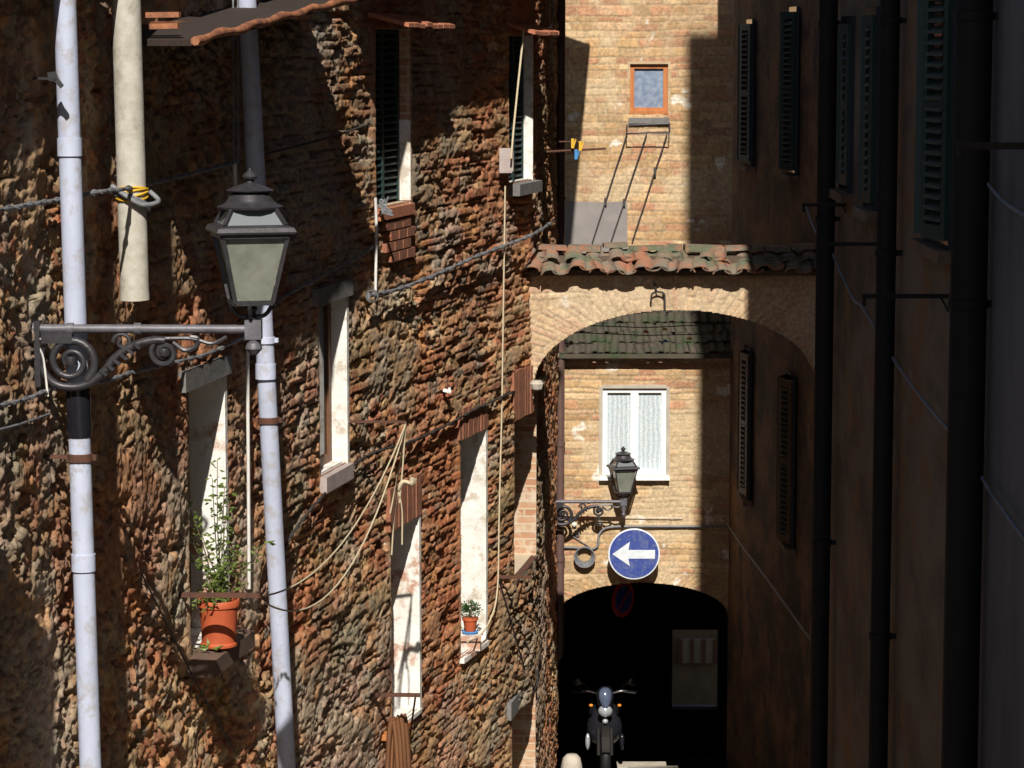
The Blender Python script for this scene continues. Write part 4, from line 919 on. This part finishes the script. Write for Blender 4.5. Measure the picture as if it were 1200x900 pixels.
def street_lamp(org, ex, S, label, L=1.15, H=.72, tip='box', mat_='iron_light'):
    """org = wall end of the arm, ex = unit vector of the arm, S = scale (m per unit: 1 = near lamp)"""
    ez = V((0,0,1)); org = V(org)
    t_ = thing('street_lamp', org, label, 'street lamp', 'scrolled wall lamps')
    P2 = lambda x, z: org+ex*x*S+ez*z*S
    b = MB(); b.tube([P2(-.03, 0), P2(L, 0)], .023*S, 12)
    for x in (.17, .52): b.lathe(P2(x, 0), [(.024*S, -.0), (.031*S, .0)], 4) if False else b.tube([P2(x-.018, 0), P2(x+.018, 0)], .031*S, 12)
    b.tube([P2(-.045, 0), P2(-.01, 0)], .03*S, 12)
    b.build('arm', M[mat_], t_, smooth=50)
    b = MB(); sx = 1
    b.tube(spiral(P2(.17,-.17), ex, ez, .13*S, .03*S, math.radians(-50), 1.75), [.024*S-.012*S*i/36 for i in range(37)], 8)
    b.tube(spl([P2(.02,-.10), P2(.015,-.20), P2(.09,-.29), P2(.22,-.30), P2(.33,-.235), P2(.40,-.15), P2(.50,-.085), P2(.60,-.06), P2(.66,-.06)], 6), [.022*S]*49, 8)
    b.tube(spiral(P2(.655,-.125), ex, ez, .075*S, .02*S, math.radians(100), 1.5), .015*S, 7)
    b.tube(spl([P2(.70,-.07), P2(.76,-.11), P2(.82,-.09), P2(.83,-.05), P2(.79,-.04)], 5), .013*S, 7)
    b.tube(spl([P2(.66,-.05), P2(.80,-.05), P2(.90,-.075), P2(.98,-.04)], 5), .011*S, 7)
    b.tube(spiral(P2(.44,-.07), ex, ez, .05*S, .015*S, math.radians(180), -1.2, 20), .012*S, 7)
    for (x, z) in ((.17, -.165), (.655, -.12)): b.lathe(P2(x, z), [(.03*S,-.02*S),(.035*S,0),(.03*S,.02*S)], 8)
    for i in range(6): b.box(P2(.34+.035*i, -.225+.028*i), (.045*S, .06*S, .016*S), Matrix.Rotation(.7, 3, 'Y'))
    b.build('scroll', M['iron'], t_, smooth=50)
    b = MB(); b.box(P2(.0,-.13), (.03*S, .07*S, .34*S)); b.box(P2(.10,-.045), (.16*S, .05*S, .06*S)); b.build('wall_plate', M['iron'], t_)
    b = MB(); b.box(P2(L+.03, -.0), (.085*S, .085*S, .10*S)); b.lathe(P2(L+.03, -.05), [(.035*S, -.04*S), (.04*S, 0)], 10)
    if tip == 'spike': b.lathe(P2(L+.03, -.14), [(.004*S,-.08*S),(.03*S,-.03*S),(.018*S,.0),(.035*S,.05*S),(.03*S,.12*S)], 10)
    else: b.lathe(P2(L+.03, -.10), [(.02*S, -.03*S), (.045*S, .0), (.03*S, .06*S)], 10)
    b.build('arm_end', M[mat_], t_, smooth=40)
    lantern(t_, P2(L+.02, .05), H)
    return t_
o1 = onwall(44, 385, .0); ex1 = V((1, -.03, 0)).normalized()
L1 = (297-44)/F*o1.y
street_lamp(o1, ex1, 1.0, 'large old iron street lamp on a scrolled bracket near the left drainpipes', L1-.02, .715)
b = MB(); w0 = o1+V((.0,-.02,-.05)); b.tube(spl([w0+V((.12,0,.0)), w0+V((.0,0,-.01)), w0+V((.03,0,-.10)), w0+V((.05,0,-.3))], 6), .006, 6); tag(b.build('cable', M['cable_white'], smooth=60), 'short white wire looping behind the scrolled lamp bracket', 'cable')
YL = 31.72; o2 = at(644, 588, YL); L2 = (732-644)/F*YL
S2 = L2/1.15
street_lamp(o2, V((1,0,0)), .86, 'small iron lamp on a scrolled bracket in front of the white window', L2/.86-.03, .55, 'spike', 'iron_light')
# ------------------------------------------------------------------ SIGNS
c = at(743, 649, BY-.25); R = 31/F*BY*.985
t_ = thing('road_sign', c, 'round blue one way sign with a white arrow pointing left above the passage', 'road sign')
My = Matrix.Rotation(math.radians(90), 3, 'X')
b = MB(); b.lathe(c, [(R*.97, -.008), (R, -.004), (R, .01), (R*.97, .012)], 48, M=My); b.build('rim', M['sign_white'], t_, smooth=40)
b = MB(); b.lathe(c+V((0,-.012,0)), [(R*.945, -.003), (R*.945, .003)], 48, M=My); b.build('face', M['sign_blue'], t_)
u = R/31.0; A = c+V((0,-.0185,0))
pts = [(-26,0),(-5,-14.5),(-7,-5.5),(25,-5.5),(25,5),(-7,5),(-5,15)]
b = MB(); b.prism([A+V((x*u, 0, z*u)) for x, z in pts], (0,.003,0)); b.build('arrow', M['sign_white'], t_)
b = MB(); b.bar(c+V((0,.03,.12)), c+V((0,.27,.12)), .03); b.bar(c+V((0,.03,-.12)), c+V((0,.27,-.12)), .03); b.bar(c+V((0,.022,-.2)), c+V((0,.022,.2)), .04, .02); b.build('bracket', M['metal'], t_)
# second sign in the shade under the vault
c = at(730, 702, BY+.9); Rm = Matrix.Rotation(math.radians(52), 3, 'Z')@My
t_ = thing('road_sign', c, 'round red and blue sign turned sideways in the shade of the passage vault', 'road sign')
b = MB(); b.lathe(c, [(.22,-.008),(.22,.008)], 40, M=Rm); b.build('rim', M['red_pl'], t_)
b = MB(); b.lathe(c+Rm@V((0,0,.011)), [(.165,-.002),(.165,.002)], 40, M=Rm); b.build('face', M['sign_blue'], t_)
b = MB(); q = Rm@V((1,0,0)); r_ = Rm@V((0,1,0)); o_ = c+Rm@V((0,0,.016)); b.bar(o_-(q+r_)*.12, o_+(q+r_)*.12, .04, .004); b.build('stripe', M['red_pl'], t_)
b = MB(); b.bar(c, c+V((0,.06,.28)), .02); b.build('bracket', M['iron'], t_)
# ------------------------------------------------------------------ cables and bits on the passage house
def onback(px, py, off=.04): return at(px, py, BY-off)
cable([(655,641),(675,642),(690,644),(700,640),(702,627),(710,619),(730,617),(780,617),(820,617),(860,617)], .014, M['cable_grey'], 'grey cable running across the facade behind the top of the blue sign', f=onback)
cable([(657,634),(668,628),(680,634),(692,642)], .006, M['cable_grey'], 'thin wire curving above the cable coil', f=onback)
c = at(685, 650, BY-.06); b = MB()
for k in range(5): b.tube([c+V(((.085+.008*k)*math.cos(t), -.01*k, (.09+.007*k)*math.sin(t)-.006*k)) for t in np.linspace(0, 6.3, 25)], .009, 6)
tag(b.build('cable_coil', M['cable_grey'], smooth=60), 'coil of grey cable hanging on the facade left of the blue sign', 'cable coil')
cable([(657,605),(720,606),(800,607)], .005, M['cable_white'], 'thin pale wire across the facade under the lamp arm', f=onback)
b = MB(); p = at(673, 614, BY-.03); b.box(p, (.05, .04, .03)); b.lathe(p, [(.012,-.03),(.014,.02)], 8); tag(b.build('cable_clip', M['white_pl']), 'small pale clip on the facade below the little lamp bracket', 'clip')
b = MB(); p = at(676, 625, BY-.02)
for (x, z, w_, h_) in ((0,.03,.05,.01),(0,-.03,.06,.01),(-.025,0,.01,.06),(.025,0,.01,.06)): b.box(p+V((x,0,z)), (w_, .02, h_))
tag(b.build('wall_bracket', M['cable_grey']), 'tiny square wall bracket above the cable coil', 'bracket')
# ------------------------------------------------------------------ POTTED PLANTS
def leaf(b, p, d, L, w):
    d = d.normalized(); s = d.cross(V((random.uniform(-1,1), random.uniform(-1,1), random.uniform(-1,1)))).normalized(); u = d.cross(s)*.15*L
    b.add([p, p+d*L*.45+s*w/2+u, p+d*L, p+d*L*.45-s*w/2+u, p+d*L*.5-u*.5], [(0,1,4),(1,2,4),(2,3,4),(3,0,4)])
y0, y1, z0, z1 = W['w1']
base = onwall(252, 735, .0); c = V((at(256, 700, wp((y0+y1)/2-.12, 0, .03).y).x, wp((y0+y1)/2-.12, 0, .03).y, z0+.005))
k = 58/F*c.y/2/1.0   # half width
t_ = thing('potted_plant', c, 'straggly green plant in a bright orange terracotta pot on the window sill', 'potted plant')
H = .30; r = .125
b = MB(); b.lathe(c, [(r*.90,0),(r*.93,.005),(r*.93,.02),(r*.86,.03),(r*.96,H*.80),(r*.98,H*.84),(r*1.06,H*.86),(r*1.08,H*.97),(r*1.04,H),(r*.95,H),(r*.92,H*.9)], 28); b.build('pot', M['terracotta'], t_, smooth=35)
b = MB(); b.lathe(c+V((0,0,H*.9)), [(r*.93,-.01),(r*.9,0.0)], 20); b.build('soil', M['soil'], t_)
st = MB(); lf = MB()
for i in range(12):
    a = random.choice([random.uniform(-.9, .9), random.uniform(0, 6.28)]); hgt = random.uniform(.25, .95); sp = random.uniform(.06, .20)
    p0 = c+V((random.uniform(-.05,.05), random.uniform(-.05,.05), H*.9)); p1 = p0+V((math.cos(a)*sp*.6, math.sin(a)*sp*.6, hgt*.5)); p2 = p0+V((math.cos(a)*sp*1.5+random.uniform(-.03,.06), math.sin(a)*sp, hgt))
    S = spl([p0, p1, p2], 8); st.tube(S, [.005-.003*j/len(S) for j in range(len(S))], 5)
    for j in range(2, len(S)):
        for _ in range(3):
            a2 = random.uniform(0, 6.28); d = V((math.cos(a2), math.sin(a2), random.uniform(-.5, .7)))
            q = S[j]+d*random.uniform(0, .03); leaf(lf, q, d, random.uniform(.025, .06), random.uniform(.014, .028))
for i in range(3):
    p0 = c+V((r*.8*random.uniform(-1,.3), -.09, H)); S = spl([p0, p0+V((-.02,-.04,.06)), p0+V((-.03,-.06,-.03))], 5); st.tube(S, .003, 5)
    for q in S: leaf(lf, q, V((random.uniform(-1,1), -.5, random.uniform(-.5,.5))), .05, .022)
st.build('stems', M['stem'], t_); lf.build('foliage', M['leaf'], t_)
lf = MB()
for i in range(7): leaf(lf, c+V((-.06+random.uniform(-.06,.08), -.14+random.uniform(-.03,.03), .012)), V((random.uniform(-1,1), random.uniform(-.5,.5), .1)), .06, .03)
tag(lf.build('fallen_leaves', M['leaf']), 'few pale green fallen leaves on the sill below the orange pot', 'leaves')
y0, y1, z0, z1 = W['w4']
q = at(551, 742, wp(y0+.42, 0, -.02).y); c = V((q.x, q.y, z0+.08))
q = at(551, 740, q.y); c = V((q.x, q.y, q.z))
t_ = thing('potted_plant', c, 'small round bush with pinkish flowers in a little terracotta pot in the whitewashed recess', 'potted plant')
b = MB(); b.lathe(c, [(.045,0),(.05,.01),(.062,.10),(.072,.105),(.072,.13),(.06,.13)], 18); b.build('pot', M['terracotta'], t_, smooth=35)
b = MB(); b.lathe(c-V((0,0,.02)), [(.06,0),(.075,.02),(.07,.025)], 18); b.build('saucer', M['blue_pl'], t_)
b = MB(); b.tube([c+V((0,0,.1)), c+V((0,0,.2))], .012, 6); b.build('stems', M['stem'], t_)
lf = MB(); fl = MB()
for i in range(420):
    d = V((random.gauss(0,1), random.gauss(0,1), random.gauss(0,.8))).normalized()*random.uniform(.02,.10); p = c+V((0,0,.20))+V((d.x, d.y, d.z*.9))
    leaf(lf, p, d+V((0,0,.02)), random.uniform(.015,.03), .014)
    if i % 28 == 0: fl.lathe(p+d*.15, [(.004,-.006),(.011,0),(.004,.006)], 6)
lf.build('foliage', M['leaf_dark'], t_); fl.build('flowers', M['flower'], t_)
b = MB(); hx(b, V((c.x-.11, c.y-.13, 0)), V((c.x+.10, c.y-.13, 0)), V((c.x+.10, c.y+.12, 0)), V((c.x-.11, c.y+.12, 0)), c.z-.06, c.z-.02); hx(b, V((c.x-.10, c.y-.10, 0)), V((c.x+.09, c.y-.10, 0)), V((c.x+.09, c.y+.10, 0)), V((c.x-.10, c.y+.10, 0)), z0-.02, c.z-.06)
tag(b.build('pot_stand', M['plaster_white']), 'pale ledge block under the small flower pot', 'stand')
# yellow board and curved wooden thing at the bottom
p = onwall(474, 852, .10)
b = MB(); hx(b, wp(p.y-.25, 0, -.05), wp(p.y-.25, 0, .10), wp(p.y+.22, 0, .10), wp(p.y+.22, 0, -.05), p.z-.05, p.z); b.bar(wp(p.y+.1, p.z-.05, .08), wp(p.y+.1, p.z-.6, .02), .03); tag(b.build('wooden_shelf', M['wood_orange']), 'orange wooden shelf board at the foot of the tall white recess', 'shelf')
t_ = thing('wooden_hoop_rack', onwall(464, 900, .15), 'stack of curved brown wooden hoops leaning on the wall at the bottom edge', 'wooden hoops')
for k in range(4):
    cx = onwall(460+4*k, 900, .12+.02*k); b = MB()
    arc = [V((cx.x+.05*math.cos(a)*1.0, cx.y+.05*k, cx.z-.55+.95*math.sin(a))) for a in np.linspace(math.radians(20), math.radians(160), 22)]
    b.tube(arc, .020, 6); o_ = b.build('hoop', M['wood_brown'], t_, smooth=50)
# ------------------------------------------------------------------ MOTORBIKE
BKY = 32.0
gc = at(709, 905, BKY); bx = gc.x; g0 = gz(BKY)+.06
t_ = thing('motorbike', (bx, BKY, g0), 'dark motorbike with a bright silver nose parked facing us in the passage mouth', 'motorbike')
def bk(x, y, z): return V((bx+x, BKY+y, g0+z))
Rx = Matrix.Rotation(math.radians(90), 3, 'Y')
def wheel(y):
    b = MB(); prof = [(.20,-.05),(.26,-.055),(.30,-.035),(.31,0),(.30,.035),(.26,.055),(.20,.05)]; b.lathe(bk(0, y, .31), prof, 36, M=Rx); w = b.build('wheel', M['black'], t_, smooth=50)
    b = MB(); b.lathe(bk(0, y, .31), [(.05,-.06),(.20,-.052),(.205,0),(.20,.052),(.05,.06)], 24, M=Rx); b.build('rim', M['black_pipe'], w, smooth=40)
wheel(0); wheel(1.28)
b = MB()
for s in (-1, 1): b.tube([bk(s*.075, 0, .31), bk(s*.075, .12, .62), bk(s*.06, .22, .88)], [.022, .024, .02], 10)
b.build('fork', M['black_pipe'], t_, smooth=50)
b = MB()
for k in range(9):
    a0 = math.radians(20+k*15); a1 = math.radians(20+(k+1)*15)
    q = []
    for a in (a0, a1):
        for x in (-.045, .045): q.append(bk(x, -.35*math.cos(math.pi-a)*-1*1.0, .31+.35*math.sin(a)))
    b.add([q[0], q[1], q[3], q[2]]+[p+V((0,0,.012)) for p in (q[0], q[1], q[3], q[2])], [(0,1,2,3),(4,7,6,5),(0,4,5,1),(1,5,6,2),(2,6,7,3),(3,7,4,0)])
b.build('mudguard', M['black_pipe'], t_, smooth=50)
def ellip(b, c, r, n=16, m_=10, M3=None, pinch=0):
    vs = []; fs = []
    for i in range(m_+1):
        ph = math.pi*i/m_-math.pi/2
        for k in range(n):
            th = 2*math.pi*k/n; z = math.sin(ph); w = math.cos(ph)*(1+pinch*z)
            q = V((r[0]*w*math.cos(th), r[1]*w*math.sin(th), r[2]*z))
            if M3: q = M3@q
            vs.append(c+q)
    for i in range(m_):
        for k in range(n): fs.append((i*n+k, i*n+(k+1) % n, (i+1)*n+(k+1) % n, (i+1)*n+k))
    b.add(vs, fs)
b = MB(); ellip(b, bk(0, .10, .93), (.10, .12, .20), M3=Matrix.Rotation(math.radians(-25), 3, 'X'), pinch=.35); fa = b.build('fairing', M['bike_black'], t_, smooth=60)
b = MB(); ellip(b, bk(0, -.01, .84), (.085, .06, .07)); b.build('headlight', M['chrome'], fa, smooth=60)
b = MB(); ellip(b, bk(0, .0, .99), (.075, .05, .13), M3=Matrix.Rotation(math.radians(-25), 3, 'X'), pinch=.3); b.build('windscreen', M['smoked'], fa, smooth=60)
b = MB(); ellip(b, bk(0, .24, .62), (.21, .16, .25), pinch=-.2); ellip(b, bk(0, .55, .72), (.19, .35, .17)); b.build('body', M['bike_black'], t_, smooth=60)
b = MB(); ellip(b, bk(0, .95, .80), (.15, .42, .09)); b.build('seat', M['black'], t_, smooth=60)
for s in (-1, 1):
    b = MB(); b.tube(spl([bk(s*.04, .22, .98), bk(s*.20, .20, 1.03), bk(s*.36, .26, 1.0)], 6), .013, 8); h_ = b.build('handlebar', M['metal'], t_, smooth=50)
    b = MB(); b.tube([bk(s*.26, .22, 1.02), bk(s*.37, .26, 1.0)], .02, 10); b.tube([bk(s*.22, .15, 1.03), bk(s*.35, .16, 1.01)], .006, 6); b.build('grip', M['black'], h_, smooth=50)
    b = MB(); b.tube([bk(s*.16, .2, 1.04), bk(s*.24, .17, 1.12), bk(s*.28, .16, 1.16)], .007, 7); ellip(b, bk(s*.31, .16, 1.15), (.07, .02, .045)); b.build('mirror', M['bike_black'], t_, smooth=60)
    b = MB(); ellip(b, bk(s*.165, .02, .90), (.024, .02, .018)); b.build('indicator', M['orange_lens'], t_, smooth=60)
    b = MB(); ellip(b, bk(s*.20, .10, .45), (.03, .05, .10)); b.build('leg_guard', M['chrome'] if s < 0 else M['bike_black'], t_, smooth=60)
b = MB(); ellip(b, bk(0, -.02, .72), (.035, .03, .03)); b.build('badge', M['chrome'], t_, smooth=60)
# ------------------------------------------------------------------ LIGHT + CAMERA
sc = bpy.context.scene
w = bpy.data.worlds.new('World'); sc.world = w; w.use_nodes = True; t = w.node_tree
S_, K_ = .015, .88
el = math.atan(K_/math.sqrt(1+S_*S_))
sky = t.nodes.new('ShaderNodeTexSky'); sky.sky_type = 'NISHITA'; sky.sun_disc = False; sky.sun_elevation = el
tosun = V((S_, -1, K_)).normalized()
sky.sun_rotation = math.atan2(tosun.x, tosun.y)
sky.air_density = 1.0; sky.dust_density = .6
t.links.new(sky.outputs[0], t.nodes['Background'].inputs[0]); t.nodes['Background'].inputs[1].default_value = .05
L = bpy.data.lights.new('sun', 'SUN'); L.energy = 5.0; L.angle = math.radians(.5); L.color = (1.0, .94, .84)
lo = bpy.data.objects.new('sun', L); C.objects.link(lo); lo.rotation_euler = tosun.to_track_quat('Z', 'Y').to_euler()
cd = bpy.data.cameras.new('camera'); co = bpy.data.objects.new('camera', cd); C.objects.link(co); sc.camera = co
cd.sensor_width = 36; cd.lens = F/1200*36; cd.clip_start = .1; cd.clip_end = 1000
co.location = (0, 0, 0); co.rotation_euler = (math.radians(90)-TH, 0, 0)
sc.view_settings.view_transform = 'Standard'; sc.view_settings.look = 'None'; sc.view_settings.exposure = 0.3; sc.view_settings.gamma = 1
